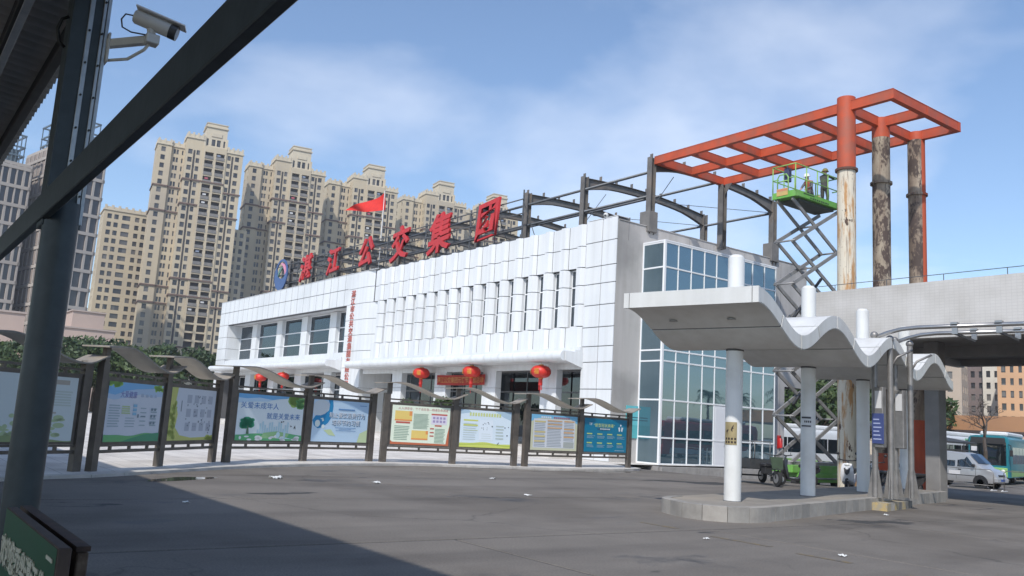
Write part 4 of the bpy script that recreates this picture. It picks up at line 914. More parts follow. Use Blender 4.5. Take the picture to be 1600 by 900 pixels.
# ================================================================ wave canopy on round columns
AX=Vector((-.235,.972,0)).normalized(); PP=Vector((AX.y,-AX.x,0)); C1=Vector((-11.92,14.9,0)); PER=4.25; HW=1.45
cwh=M('canopy_white',(.70,.70,.675),(.62,.62,.60),.8,.45,c3=(.62,.615,.595),sc3=.5); streaks(cwh)
WC=thing('wave_canopy','white wave-shaped platform canopy on a row of round columns','canopy',(C1.x,C1.y,0))
def zu(s): return 3.785-.335*cos(2*pi*s/PER)
s0=-PER/2; NSEG=int(round((PER*3.0+PER/2+.35)/(PER/4)))
m=MB(); sN=s0+NSEG*PER/4
def pt(s,w,z): v=C1+AX*s+PP*w; return (v.x,v.y,z)
def bent(m,sa,sb,w0,w1,zo0,zo1,n=6):
    V=[];F=[]
    for i in range(n+1):
        s=sa+(sb-sa)*i/n; dzs=.335*2*pi/PER*sin(2*pi*s/PER); q=sqrt(1+dzs*dzs)
        nx=-dzs/q; nzv=1/q
        for w in (w0,w1):
            for zo in (zo0,zo1): V.append(pt(s+nx*zo*.9,w,zu(s)+nzv*zo))
    for i in range(n):
        b_=i*4; F+=[(b_,b_+4,b_+6,b_+2),(b_+1,b_+3,b_+7,b_+5),(b_,b_+1,b_+5,b_+4),(b_+2,b_+6,b_+7,b_+3)]
    F+=[(0,2,3,1),(n*4,n*4+1,n*4+3,n*4+2)]
    m.add(V,F); return m
core=MB(); bent(core,s0+.03,sN-.03,-HW+.012,HW-.012,.016,.27,NSEG*6); core.build('dark_core',joint,WC,fixn=True)
for k in range(NSEG):
    sa,sb=s0+k*PER/4+.02,s0+(k+1)*PER/4-.02
    mm=MB(); bent(mm,sa,sb,-HW+.012,HW-.012,0,.014); bent(mm,sa,sb,-HW+.10,HW-.10,.265,.285); mm.build('roof_panel',cwh,WC,fixn=True,auto=30)
    for w0,w1 in ((-HW,-HW+.09),(HW-.09,HW)):
        mm=MB(); bent(mm,sa,sb,w0,w1,.016,.29); mm.build('fascia_panel',cwh,WC,fixn=True,auto=30)
for w0,w1 in ((-HW-.02,-HW+.10),(-HW+.118,HW-.118),(HW-.10,HW+.02)):
    mm=MB(); V=[]
    zc=zu(s0); mm.add([pt(s0-.05,w0,zc-.01),pt(s0-.05,w1,zc-.01),pt(s0-.05,w1,zc+.30),pt(s0-.05,w0,zc+.30),pt(s0+.02,w0,zc-.01),pt(s0+.02,w1,zc-.01),pt(s0+.02,w1,zc+.30),pt(s0+.02,w0,zc+.30)],[(0,1,2,3),(7,6,5,4),(0,4,5,1),(1,5,6,2),(2,6,7,3),(3,7,4,0)]); mm.build('end_fascia',cwh,WC,fixn=True)
for w in (-.75,.55):
    for s in (-1.35,2.9,7.1):
        p=pt(s,w,zu(s)-.012); mm=MB(); mm.tube([p,(p[0],p[1],p[2]+.02)],.09,16); mm.build('downlight',M('downlight_grey',(.28,.28,.27),rough=.4),WC)
colw=M('column_white',(.72,.725,.71),(.66,.665,.65),1.2,.40,stretch=(1,1,.4),c3=(.56,.555,.53),sc3=.9); streaks(colw)
for k in range(4):
    p=C1+AX*PER*k; mm=MB(); mm.tube([(p.x,p.y,.25),(p.x,p.y,5.46)],.178,32); mm.tube([(p.x,p.y,5.46),(p.x,p.y,5.52)],[.17,.12],32); co=mm.build('column',colw,WC,auto=40)
    mm=MB(); mm.tube([(p.x,p.y,.25),(p.x,p.y,.29)],.19,32); mm.tube([(p.x,p.y,3.42),(p.x,p.y,3.47)],.187,32); mm.each('joint_ring',joint,co,auto=40)
# plaque on the first column
pq=thing('gold_plaque','gold pictogram plaque on the front canopy column','sign',(C1.x,C1.y,1.5))
nv=Vector((.235,-.972,0)).normalized(); nv=Vector((.30,-.954,0)).normalized(); tv=Vector((-nv.y,nv.x,0))
def plq(u,z,d=.0): 
    a=u/.185; v=nv*cos(a)+tv*sin(a); q=C1+v*(.181+d); return (q.x,q.y,z)
def pshape(name,polys,mat,d):
    m=MB()
    for P in polys: m.add([plq(u,z,d) for u,z in P],[tuple(range(len(P)))])
    m.build(name,mat,pq)
m=MB(); m.sheet(lambda u,v:plq(-.14+.28*u,1.44+.47*v,.006),12,1); m.build('plate',M('brass_plate',(.45,.36,.19),(.38,.30,.16),9,.4,metal=.5),pq)
ink=M('plaque_ink',(.03,.02,.015))
pshape('pictogram',[[(.01,1.74),(.06,1.78),(.075,1.86),(.05,1.83),(.03,1.80)],[(.02,1.73),(.05,1.70),(.045,1.76),(.09,1.79),(.03,1.775)],[(-.10,1.72),(-.05,1.76),(-.035,1.745),(-.06,1.70),(-.075,1.66),(-.085,1.70)]],ink,.008)
pshape('characters',[[(-.11+.065*i,1.47+.07*j),(-.07+.065*i,1.47+.07*j),(-.07+.065*i,1.515+.07*j),(-.11+.065*i,1.515+.07*j)] for i in range(4) for j in range(2)]+[[(-.13,1.45),(.13,1.45),(.13,1.458),(-.13,1.458)]],ink,.008)
C2=C1+AX*PER
ps=thing('small_column_notice','small notice with two black bars on the second canopy column','sign',(C2.x,C2.y,2))
def plq2(u,z,d):
    a=u/.185; v=nv*cos(a)+tv*sin(a); q=C2+v*(.181+d); return (q.x,q.y,z)
m=MB()
for z,h in ((2.16,.045),(1.96,.035)):
    m.sheet(lambda u,v:plq2(-.13+.25*u,z+h*v,.004),8,1)
for i in range(4): m.add([plq2(-.04+.045*i+a,2.06+b_,.004) for a,b_ in ((0,0),(.03,0),(.03,.05),(0,.05))],[(0,1,2,3)])
m.build('print',M('notice_ink',(.04,.04,.045)),ps,kind='stuff')
m=MB(); m.sheet(lambda u,v:plq2(-.14+.28*u,1.94+.28*v,.002),8,1); m.build('plate',M('notice_pale',(.58,.59,.60),rough=.4),ps)
# ---------------------------------------------------------------- platform island
ZI=.28
isl=[pt(-.3,-1.16,0),pt(-.775,-1.13,0),pt(-1.15,-.98,0),pt(-1.43,-.67,0),pt(-1.70,-.25,0),pt(-1.79,.15,0),pt(-1.70,.52,0),pt(-1.48,.78,0),pt(-1.1,.98,0),pt(-.6,1.05,0)]
isl=[Vector(p).to_2d() for p in isl]; back=[Vector(pt(13.2,1.06,0)).to_2d(),Vector(pt(13.2,-1.16,0)).to_2d()]
ring=[]; P=[back[1]]+isl+[back[0]]
for i in range(1,len(P)-2):
    p0,p1,p2,p3=P[i-1],P[i],P[i+1],P[i+2]
    if i==1: p0=p1+(p1-p2)
    if i==len(P)-3: p3=p2+(p2-p1)
    for k in range(8):
        t_=k/8; ring.append(.5*((2*p1)+(p2-p0)*t_+(2*p0-5*p1+4*p2-p3)*t_*t_+(-p0+3*p1-3*p2+p3)*t_**3))
ring.append(isl[-1]); outline=ring+back
isg=M('island_concrete',(.27,.245,.21),(.22,.20,.175),1.5,.85,bump=.25,c3=(.31,.27,.22),sc3=.5)
m=MB(); n=len(outline); m.add([(p.x,p.y,ZI) for p in outline],[tuple(range(n))]); m.box(-14.5,-14.4,20,21,-.3,-.2)
IS=struct(m.build('platform_island',isg,fixn=True))
per=ring+[back[0]]; ac=[0]
for p,q in zip(per[:-1],per[1:]): ac.append(ac[-1]+(q-p).length)
def al(s):
    s=max(0,min(ac[-1]-1e-4,s)); i=max(j for j in range(len(ac)-1) if ac[j]<=s); return per[i].lerp(per[i+1],(s-ac[i])/(ac[i+1]-ac[i]))
ksm=[M('island_kerb_a',(.36,.335,.30),(.28,.26,.235),3,.8,bump=.25,bsc=25),M('island_kerb_b',(.30,.285,.26),(.235,.22,.20),3,.8,bump=.25,bsc=25)]
random.seed(9); s=0; cen=C1.to_2d()
while s<ac[-1]-.2:
    Ls=.46; mm=MB(); N=4; V=[]
    for i in range(N+1):
        p=al(s+.005+(Ls-.01)*i/N); q=al(s+.005+(Ls-.01)*i/N+.02); d=(q-p).normalized() if (q-p).length>1e-6 else d; nn=Vector((d.y,-d.x)) 
        o_=random.uniform(.0,.002)
        for w,z in ((.03,-.3),(.03,ZI+.004),(.0,ZI+.012),(-.16,ZI+.012),(-.16,-.3)): V.append((p.x+nn.x*w,p.y+nn.y*w,z))
    F=[]
    for i in range(N):
        for k in range(5): F.append((i*5+k,i*5+(k+1)%5,(i+1)*5+(k+1)%5,(i+1)*5+k))
    F+=[tuple(range(5)),tuple(N*5+k for k in range(5))]
    mm.add(V,F); mm.build('kerbstone',random.choice(ksm),IS,fixn=True); s+=Ls
ypaint=[M('kerb_yellow',(.46,.34,.14),(.33,.29,.22),7,.8,lo=.4,hi=.6),M('kerb_white_worn',(.42,.39,.34),(.30,.28,.25),7,.8),M('kerb_black_worn',(.12,.115,.11),(.20,.19,.17),7,.8)]
for k in range(7):
    p=Vector(pt(5.7+.32*k,1.27,0)); mm=MB(); mm.bar(p+AX*0+Vector((0,0,.085)),p+AX*.31+Vector((0,0,.085)),.36,.21); mm.build('painted_block',ypaint[(0,1,0,2,0,2,2)[k]],IS)
# ================================================================ charging posts with overhead arms
stain=M('stainless',(.42,.41,.40),(.33,.32,.31),3,.32,metal=.85); stain_d=M('dull_steel',(.30,.285,.27),(.22,.21,.20),4,.5,metal=.6,bump=.1)
def charger(px,py,arm,lab,blue_):
    t=thing('charging_post',lab,'charging post',(px,py,ZI),0,'overhead charging posts')
    for dx,dy,h in ((-.17,-.08,4.42),(.16,.10,4.32)):
        m=MB(); m.tube([(px+dx,py+dy,ZI),(px+dx,py+dy,h)],.075,16); m.sph((px+dx,py+dy,h+.05),.10,12,8); m.build('tube_post',stain_d,t,auto=50)
        m=MB()
        for a in ((0,pi*.5,pi) if dx<0 else (0,pi,pi*1.5)):
            u=Vector((cos(a+.2),sin(a+.2),0)); c=Vector((px+dx,py+dy,ZI)); w=Vector((-u.y,u.x,0))*.012
            m.prism([(.06,0),(.20,0),(.085,.72),(.06,.72)],c-w,u,(0,0,1),w.normalized(),.024)
        m.each('gusset',stain_d,t,fixn=True)
    m=MB(); m.bbox(px-.12,px+.12,py-.20,py-.02,1.55,3.1,.015); m.build('cabinet',stain_d,t)
    m=MB(); m.box(px-.09,px+.09,py-.213,py-.201,2.55,3.0); m.build('label_plate',M('label_white',(.6,.6,.6)),t)
    if blue_:
        m=MB(); m.bbox(px-.16,px+.16,py-.235,py-.215,1.65,2.42,.004); m.mi=1
        for k in range(6): m.box(px-.12,px+.10-.03*(k%3),py-.238,py-.236,1.75+.1*k,1.78+.1*k)
        m.build('notice',[M('notice_blue',(.05,.07,.20),rough=.4),M('notice_white',(.35,.4,.6))],t)
    A=Vector(arm).normalized(); q=Vector((px-.17,py-.08,4.40)); pts=[q,q+A*.35+Vector((0,0,.12)),q+A*.7+Vector((0,0,.20)),q+A*1.1+Vector((0,0,.23)),q+A*3.6+Vector((0,0,.23))]
    m=MB(); m.tube(pts,.052,14); m.sph(pts[-1],.075,12,8); m.build('arm',stain,t,smooth=True)
    m=MB()
    for s_ in (2.0,3.0):
        c=q+A*s_+Vector((0,0,.23)); m.bar(c+Vector((0,0,-.20)),c+Vector((0,0,.10)),.05,.13,A); m.bar(c+Vector((0,0,.04)),c+Vector((0,0,.09)),.16,.16,A)
    m.each('clamp',stain,t)
    m=MB(); m.tube([(px+.16,py+.1,3.6),(px+.3,py+.2,3.9),(px+.55,py+.5,4.1)],.03,8); m.build('side_strut',stain_d,t,smooth=True); return t,q,A
t1,q1,A1=charger(-12.22,21.25,(.985,.13,0),'nearer stainless charging post with a blue notice on the island',True)
t2,q2,A2=charger(-12.36,22.5,(.985,.17,0),'farther stainless charging post without a notice on the island',False)
m=MB()
for s_ in (2.0,3.0):
    a=q1+A1*s_+Vector((0,0,.05)); b_=q2+A2*(s_)+Vector((0,0,-.0)); m.bar(a,b_,.05,.06)
o=m.each('cross_bar',M('bar_black',(.04,.04,.042),rough=.5),t1)
# ================================================================ poster boards along the plaza kerb
bronze=M('bronze_frame',(.15,.128,.108),(.10,.087,.075),3,.45,metal=.35,bump=.05); rooft=M('board_roof_top',(.30,.265,.22),(.23,.205,.175),2,.6); roofu=M('board_roof_soffit_lit',(.62,.57,.48),(.54,.49,.41),2,.7)  # plate underside paler than its top: light bounced off the paving, put into colour
def unitD(x,y,D):
    v=Vector((x,y,0)); return v.normalized()*D
q0=unitD(-20.58,3.92,21.0); q0b=unitD(-20.70,4.28,21.2); q1=unitD(-22.58,6.18,23.5); q2=unitD(-24.77,8.22,26.1); q3=unitD(-24.89,8.66,26.2); q4=unitD(-25.93,11.45,28.7); q5=unitD(-27.24,14.47,30.5); q6=unitD(-27.42,15.1,30.6); q7=unitD(-27.44,18.05,31.8); q8=unitD(-25.57,19.51,33.0); q9=unitD(-25.7,20.12,33.1); q10=unitD(-26.84,23.82,35.2); q11=unitD(-28.13,27.89,37.7)
qa=Vector((-18.55,-1.25,0)); qb=Vector((-19.1,1.45,0)); qc=Vector((-19.2,1.75,0))
PCOL={}
def pc(c,nm=None):
    k=tuple(round(v,3) for v in c)
    if k not in PCOL: PCOL[k]=M('print_%02d'%len(PCOL),tuple(min(.82,v*1.22) for v in c),rough=.35,spec=.4)
    return PCOL[k]
class Board:
    def __init__(s,a,b,label):
        s.a=a; s.b=b; d=(b-a); s.L=d.length; s.d=d.normalized(); s.n=s.d.cross(Vector((0,0,1)))
        s.t=thing('poster_board',label,'notice board',a,0,'poster boards along the plaza kerb'); s.parts={}; s.lay=0
        s.u0,s.u1=.22,s.L-.22; s.v0,s.v1=.68,2.03
    def P(s,u,w,z): v=s.a+s.d*u+s.n*w; return (v.x,v.y,z)
    def frame(s,left=True,right=True):
        for u,ok in ((.0,left),(s.L,right)):
            if ok:
                m=MB(); m.bar(s.P(u,0,-.25),s.P(u,0,2.42),.15,.22,s.d); m.build('post',bronze,s.t)
        for z,h in ((.47,.07),(.60,.05),(2.10,.05),(2.22,.05)):
            m=MB(); m.bar(s.P(.11,0,z),s.P(s.L-.11,0,z),.07,h); m.build('rail',bronze,s.t)
        m=MB()
        for k in (.22,.5,.78):
            m.bar(s.P(s.L*k,0,.50),s.P(s.L*k,0,.58),.06,.06,s.d); m.bar(s.P(s.L*k,0,2.12),s.P(s.L*k,0,2.21),.06,.06,s.d)
        m.each('spacer',bronze,s.t)
        m=MB(); m.bar(s.P(.13,0,(s.v0+s.v1)/2),s.P(s.L-.13,0,(s.v0+s.v1)/2),.06,s.v1-s.v0+.10); m.build('case',bronze,s.t)
        # S-curved roof plate
        m=MB(); N=26; D0,D1=.30,-.36; V=[]
        def rf(t): return 2.57+.23*cos(pi*max(-.02,(t-.14))/.74)*(1 if t<.9 else 1)-.06*max(0,.14-t)/.27+(.10*sst(.9,1.12,t))
        for i in range(N+1):
            t=-.13+1.25*i/N; z=rf(t)
            for w,dz in ((D0,0),(D0,.032),(D1,.032),(D1,0)): V.append(s.P(s.L*t,w,z+dz))
        F=[];MI=[]
        for i in range(N):
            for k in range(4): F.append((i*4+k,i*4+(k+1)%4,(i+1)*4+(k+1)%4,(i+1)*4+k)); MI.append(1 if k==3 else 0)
        F+=[(0,3,2,1),(N*4,N*4+1,N*4+2,N*4+3)]; MI+=[0,0]
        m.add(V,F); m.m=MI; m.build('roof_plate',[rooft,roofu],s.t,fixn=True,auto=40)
        m=MB()
        for u in (.1,s.L-.1): m.bar(s.P(u,-.05,2.40),s.P(u,-.05,rf(u/s.L)+.01),.10,.16,s.d)
        m.each('roof_bracket',bronze,s.t)
    def base(s,c):
        m=MB(); s.q(m,0,0,1,1,.034); m.build('poster',pc(c),s.t)
    def uv(s,u,v,w): return s.P(s.u0+(s.u1-s.u0)*u,w,s.v0+(s.v1-s.v0)*v)
    def q(s,m,u0,v0,u1,v1,w): m.quad(s.uv(u0,v0,w),s.uv(u1,v0,w),s.uv(u1,v1,w),s.uv(u0,v1,w))
    def pr(s,name,c,shapes):
        """flat printed shapes: ('r',u0,v0,u1,v1) / ('e',u,v,ru,rv) / ('p',[(u,v)...])"""
        s.lay+=1; w=.034+.0012*s.lay; m=MB()
        for sh in shapes:
            if sh[0]=='r': s.q(m,*sh[1:],w)
            elif sh[0]=='e':
                n=14; m.add([s.uv(min(1,max(0,sh[1]+sh[3]*cos(2*pi*k/n))),min(1,max(0,sh[2]+sh[4]*sin(2*pi*k/n))),w) for k in range(n)],[tuple(range(n))])
            else: m.add([s.uv(u,v,w) for u,v in sh[1]],[tuple(range(len(sh[1])))])
        m.build(name,pc(c),s.t,kind='stuff' if len(shapes)>1 else None)
    def text(s,tx,u,v,h,c,bold=.0,sx=1.0,wide=None):
        s.lay+=1; w=.034+.0012*s.lay
        me=textmesh(tx,h,.0,pc(c),bold=bold,sx=sx)
        if wide:
            xs=[q.co.x for q in me.vertices]; k=wide*(s.u1-s.u0)/(max(xs)-min(xs))
            for q in me.vertices: q.co.x*=k
        o=put('lettering',me,s.t,Vector(s.uv(u,v,w))-s.a,rot=(0,0,atan2(s.d.y,s.d.x)))
def lines(rng,u0,u1,v0,v1,n,fill=.45,jag=.15):
    r=random.Random(rng); R=[]
    dv=(v1-v0)/n
    for k in range(n):
        e=u1-(u1-u0)*r.random()*jag
        R.append(('r',u0,v0+dv*k,e,v0+dv*(k+fill)))
    return R
def blobs(rng,u0,u1,v0,v1,n,ru,rv):
    r=random.Random(rng); return [('e',u0+(u1-u0)*r.random(),v0+(v1-v0)*r.random(),ru*(.5+r.random()),rv*(.5+r.random())) for _ in range(n)]
def hill(rng,v,amp,n=24):
    r=random.Random(rng); a,b=r.random()*6,r.random()*6
    return ('p',[(0,0),(1,0)]+[(1-k/n,v+amp*sin(a+6*k/n)+amp*.5*sin(b+13*k/n)) for k in range(n+1)])
# 0: green character at the picture's left edge
B0=Board(qa,qb,'leftmost poster board, cut by the picture edge, with one big green character'); B0.frame(); B0.base((.50,.56,.60))
B0.pr('print',(.12,.36,.20),[hill(1,.16,.04)]); B0.pr('print',(.38,.47,.33),[hill(2,.24,.03)]); B0.text('游',.90,.70,.46,(.05,.30,.10),bold=.006)
B1=Board(qc,q0,'poster board right behind the round column, faded with pale green leaves'); B1.frame(); B1.base((.50,.54,.53))
B1.pr('print',(.42,.46,.42),lines(3,.45,.95,.55,.8,6,.6,.05)); B1.pr('print',(.36,.43,.25),blobs(4,.1,.9,.08,.38,30,.05,.03)); B1.pr('print',(.36,.32,.27),[('r',.35,.88,.62,.95),('r',.66,.88,.9,.95),('r',.5,.43,.78,.455)]); B1.pr('print',(.22,.27,.13),[hill(5,.05,.03)])
B2=Board(q0b,q1,'poster board with blue sky, green hills and purple heading'); B2.frame(); B2.base((.50,.53,.58))
B2.pr('print',(.36,.47,.60),[('p',[(0,1),(1,1),(1,.80),(.8,.78),(.6,.82),(.3,.74),(.1,.70),(0,.72)])]); B2.pr('print',(.16,.37,.60),[('p',[(0,1),(.92,1),(.8,.93),(.5,.90),(.3,.86),(.12,.78),(0,.80)])])
B2.pr('print',(.26,.46,.10),blobs(6,.0,.22,.93,1.0,16,.035,.03)+blobs(7,.84,1.0,.90,.99,16,.03,.03))
B2.text('大爱健康',.36,.80,.17,(.13,.12,.36),bold=0); B2.pr('print',(.33,.40,.50),[('r',.58,.77,.63,.83),('r',.67,.77,.72,.82),('r',.75,.77,.80,.82),('r',.84,.77,.88,.82)])
B2.pr('print',(.28,.36,.40),lines(8,.04,.24,.25,.64,9,.4)+lines(9,.34,.52,.25,.44,4,.3)+lines(10,.60,.72,.27,.64,5,.25)+lines(11,.80,.93,.27,.62,6,.4)); B2.pr('print',(.20,.40,.55),lines(12,.46,.53,.45,.66,3,.7,.02)); B2.pr('print',(.40,.50,.26),lines(13,.26,.42,.47,.62,4,.6)); B2.pr('print',(.14,.20,.24),[('r',.80+.06*i,.30+.12*j,.835+.06*i,.345+.12*j) for i in range(2) for j in range(3)]+[('r',.62,.43,.70,.445),('r',.55,.41,.575,.47)])
B2.pr('print',(.12,.36,.14),[hill(14,.12,.02)]); B2.pr('print',(.05,.24,.13),[('p',[(.3,0),(1,0),(1,.15),(.7,.12),(.45,.05)])])
B3=Board(q1,q2,'poster board with yellow leaf border and small grey drawings'); B3.frame(left=True); B3.base((.50,.53,.58))
B3.pr('print',(.45,.46,.13),[('p',[(0,0),(1,0),(1,.10),(.8,.06),(.5,.05),(.25,.10),(.14,.25),(.17,.5),(.1,.7),(.13,1),(0,1)])]); B3.pr('print',(.36,.42,.10),blobs(15,.02,.12,.05,.7,40,.03,.04)+blobs(16,.85,1,0,.08,14,.04,.03))
B3.pr('print',(.34,.37,.43),[('r',.34+.16*i,.18+.27*j,.44+.16*i,.34+.27*j) for i in range(4) for j in range(3)]); B3.pr('print',(.16,.19,.23),blobs(17,.33,.94,.13,.86,34,.012,.016)+[('r',.22,.55,.235,.76)])
B4=Board(q3,q4,'poster board with blue slogan, green tree and skyline'); B4.frame(); B4.base((.60,.66,.69))
B4.pr('print',(.14,.36,.60),[('p',[(0,1),(.78,1),(.72,.95),(.6,.93),(.5,.90),(.3,.935),(.12,.90),(0,.91)])]); B4.pr('print',(.42,.56,.68),[('p',[(0,.91),(.12,.90),(.3,.935),(.5,.90),(.44,.86),(.2,.84),(0,.80)])])
B4.pr('print',(.30,.46,.12),blobs(18,.76,1.0,.82,1.0,34,.04,.05)); B4.pr('print',(.14,.34,.12),blobs(19,.88,1.0,.76,.96,22,.03,.04))
B4.text('关爱未成年人',.32,.76,.21,(.04,.16,.40),bold=0,wide=.56); B4.text('就是关爱未来',.69,.545,.21,(.04,.16,.40),bold=0,wide=.52)
B4.pr('print',(.40,.56,.62),[('r',.30+.035*i,.16,.325+.035*i,.24+.18*abs(sin(i*2.3))) for i in range(14)]); B4.pr('print',(.10,.36,.16),[hill(20,.15,.022)]); B4.pr('print',(.26,.46,.22),[('p',[(.35,.05),(.75,.05),(.8,.16),(.6,.21),(.4,.17)])])
B4.pr('print',(.04,.27,.15),blobs(21,.09,.23,.30,.46,30,.04,.045)); B4.pr('print',(.08,.15,.09),[('p',[(.145,.14),(.185,.14),(.172,.32),(.158,.32)])]); B4.pr('print',(.66,.70,.68),blobs(22,.02,.98,.01,.10,22,.03,.026)); B4.pr('print',(.45,.62,.68),[('p',[(.6,.05),(.72,.08),(.75,.3),(.73,.08),(.85,.04)]),('e',.62,.13,.03,.07),('e',.72,.16,.018,.1)])
B4.pr('print',(.03,.04,.05),[('p',[(.85,.26),(.88,.36),(.89,.26),(.87,.30)]),('e',.66,.42,.012,.016),('e',.69,.43,.01,.014),('p',[(.80,.35),(.83,.33),(.81,.31)])])
B5=Board(q4,q5,'poster board with white outlined slogan and blue swirl'); B5.frame(left=False); B5.base((.42,.55,.67))
B5.pr('print',(.33,.47,.62),[('p',[(.45,1),(1,1),(1,.72),(.7,.85)])]); B5.pr('print',(.50,.55,.58),[('e',.14,.78,.16,.22)]); B5.pr('print',(.02,.20,.40),[('p',[(.25,1),(.33,1),(.345,.85),(.33,.6),(.27,.45),(.18,.34),(.10,.31),(.03,.38),(0,.5),(.05,.62),(.13,.62),(.2,.66),(.27,.75),(.28,.9)])])
B5.pr('print',(.55,.62,.60),[('e',.09,.43,.045,.085),('e',.19,.36,.03,.05),('p',[(.13,.55),(.18,.57),(.2,.5),(.17,.48),(.16,.53)])]); B5.pr('print',(.46,.55,.32),[('p',[(.2,.28),(.3,.16),(.42,.14),(.33,.30)]),('p',[(.82,.0),(1,0),(1,.32),(.86,.22)])])
B5.text('制止餐饮浪费行为',.61,.635,.20,(.02,.12,.24),bold=.002,wide=.66); B5.text('制止餐饮浪费行为',.605,.65,.20,(.70,.74,.74),bold=0,wide=.64); B5.text('培养节约习惯',.60,.455,.20,(.02,.12,.24),bold=.002,wide=.52); B5.text('培养节约习惯',.595,.47,.20,(.70,.74,.74),bold=0,wide=.50)
B5.pr('print',(.10,.22,.42),[('r',.44,.775,.74,.805),('r',.40,.335,.78,.348),('r',.47,.305,.70,.317),('r',.42,.268,.78,.278),('r',.83,.90,.96,.915)])
B6=Board(q6,q7,'poster board with red-brown heading, green ground and orange pictures'); B6.frame(); B6.base((.42,.12,.06))
B6.pr('print',(.60,.66,.54),[('p',[(.0,.10),(.03,.06),(.95,.045),(.97,.3),(1,.55),(1,1),(0,1)])]); B6.text('人人讲安全、个个会应急—畅通生命通道',.53,.925,.10,(.34,.05,.06),bold=0,wide=.86)
B6.pr('print',(.62,.46,.14),[('r',.05,.60,.34,.86),('r',.345,.13,.63,.37)]); B6.pr('print',(.60,.24,.08),[('r',.29,.74,.34,.86),('r',.05,.60,.34,.64),('r',.345,.13,.63,.17),('r',.59,.28,.63,.37)]); B6.pr('print',(.58,.55,.62),[('r',.67,.55,.95,.83)]); B6.pr('print',(.42,.09,.07),[('r',.07,.54,.31,.585),('r',.74,.50,.86,.535),('r',.67,.79,.95,.83),('r',.66,.42,.73,.45),('r',.66,.32,.73,.35),('r',.66,.23,.73,.26)])
B6.pr('print',(.14,.24,.17),lines(23,.05,.31,.12,.50,9,.3)+lines(24,.365,.64,.42,.82,13,.35)+lines(25,.745,.93,.07,.46,11,.35)); B6.pr('print',(.30,.25,.40),[('r',.70+.06*i,.60+.09*j,.74+.06*i,.66+.09*j) for i in range(4) for j in range(2)])
B7=Board(q7,q8,'poster board in pale blue with yellow-green heading and hills'); B7.frame(left=False); B7.base((.52,.60,.66))
B7.pr('print',(.32,.43,.52),[('p',[(.66,1),(1,1),(1,.76),(.85,.84)]),('p',[(0,1),(.15,1),(.2,.93),(0,.88)])]); B7.pr('print',(.46,.50,.12),[hill(26,.12,.02),('r',.06,.70,.34,.74),('r',.06,.565,.34,.61),('r',.06,.44,.34,.46)]); B7.pr('print',(.34,.42,.08),[('p',[(0,.05),(.5,.09),(1,.04),(1,.07),(.5,.11),(0,.08)])])
B7.pr('print',(.45,.50,.20),[('r',.17+.053*i,.84-.0*i,.205+.053*i,.93) for i in range(12)]); B7.pr('print',(.56,.62,.72),[('r',.37,.20,.64,.75)]); B7.pr('print',(.36,.42,.40),lines(27,.06,.33,.2,.68,8,.22)+lines(28,.70,.86,.24,.66,5,.4)+lines(29,.42,.62,.25,.42,3,.15)); B7.pr('print',(.08,.10,.12),blobs(30,.40,.63,.47,.70,14,.008,.012)+[('e',.88,.56,.012,.018),('e',.95,.58,.01,.016),('e',.93,.35,.014,.02),('p',[(.73,.10),(.78,.17),(.76,.1)])])
B8=Board(q9,q10,'poster board with three columns of print and orange-blue border'); B8.frame(); B8.base((.50,.50,.36))
B8.pr('print',(.16,.40,.58),[('p',[(0,1),(1,1),(1,.78),(.86,.90),(.14,.90),(0,.80)])]); B8.pr('print',(.55,.57,.60),[('r',.05,.07,.95,.88)]); B8.pr('print',(.30,.12,.16),[('r',.47+.045*k,.905,.505+.045*k,.955) for k in range(8)]); B8.pr('print',(.56,.60,.64),[('r',.20+.045*k,.905,.235+.045*k,.955) for k in range(5)])
B8.pr('print',(.30,.33,.36),lines(31,.07,.30,.10,.82,15,.5,.1)+lines(32,.34,.66,.10,.85,17,.5,.1)+lines(33,.70,.93,.28,.82,12,.5,.1)); B8.pr('print',(.52,.44,.20),[('r',.07,v,.30,v+.045) for v in (.78,.49,.37,.23)]); B8.pr('print',(.52,.32,.16),[('r',.70,v,.93,v+.04) for v in (.82,.60,.50,.37)]+[('r',.34,v,.66,v+.035) for v in (.82,.72,.62)]); B8.pr('print',(.33,.35,.33),[('r',.70,.09,.93,.25)])
B9=Board(q10,q11,'deep teal poster board with yellow heading next to the grey wall'); B9.frame(left=False); B9.base((.005,.16,.27))
B9.text('“新型冠状病毒”',.46,.80,.16,(.55,.60,.16),bold=0,wide=.50); B9.text('预防',.14,.83,.10,(.55,.60,.62),bold=.004); B9.pr('print',(.02,.10,.17),[('e',.45,.69,.17,.05)]); B9.pr('print',(.60,.64,.66),[('r',.36+.03*i,.675,.38+.03*i,.71) for i in range(8)]+[('e',.85,.83,.018,.03),('p',[(.79,.76),(.83,.78),(.84,.66),(.81,.63)]),('p',[(.91,.76),(.87,.78),(.86,.66),(.89,.63)])])
B9.pr('print',(.42,.50,.16),[('r',.06+.235*i,.52-.27*j,.18+.235*i,.555-.27*j) for i in range(4) for j in range(2)]); B9.pr('print',(.32,.44,.50),[sh for i in range(4) for j in range(2) for sh in lines(40+i+4*j,.06+.235*i,.25+.235*i,.41-.27*j,.50-.27*j,3,.3,.4)]+[('r',.72,.045,.95,.06)])
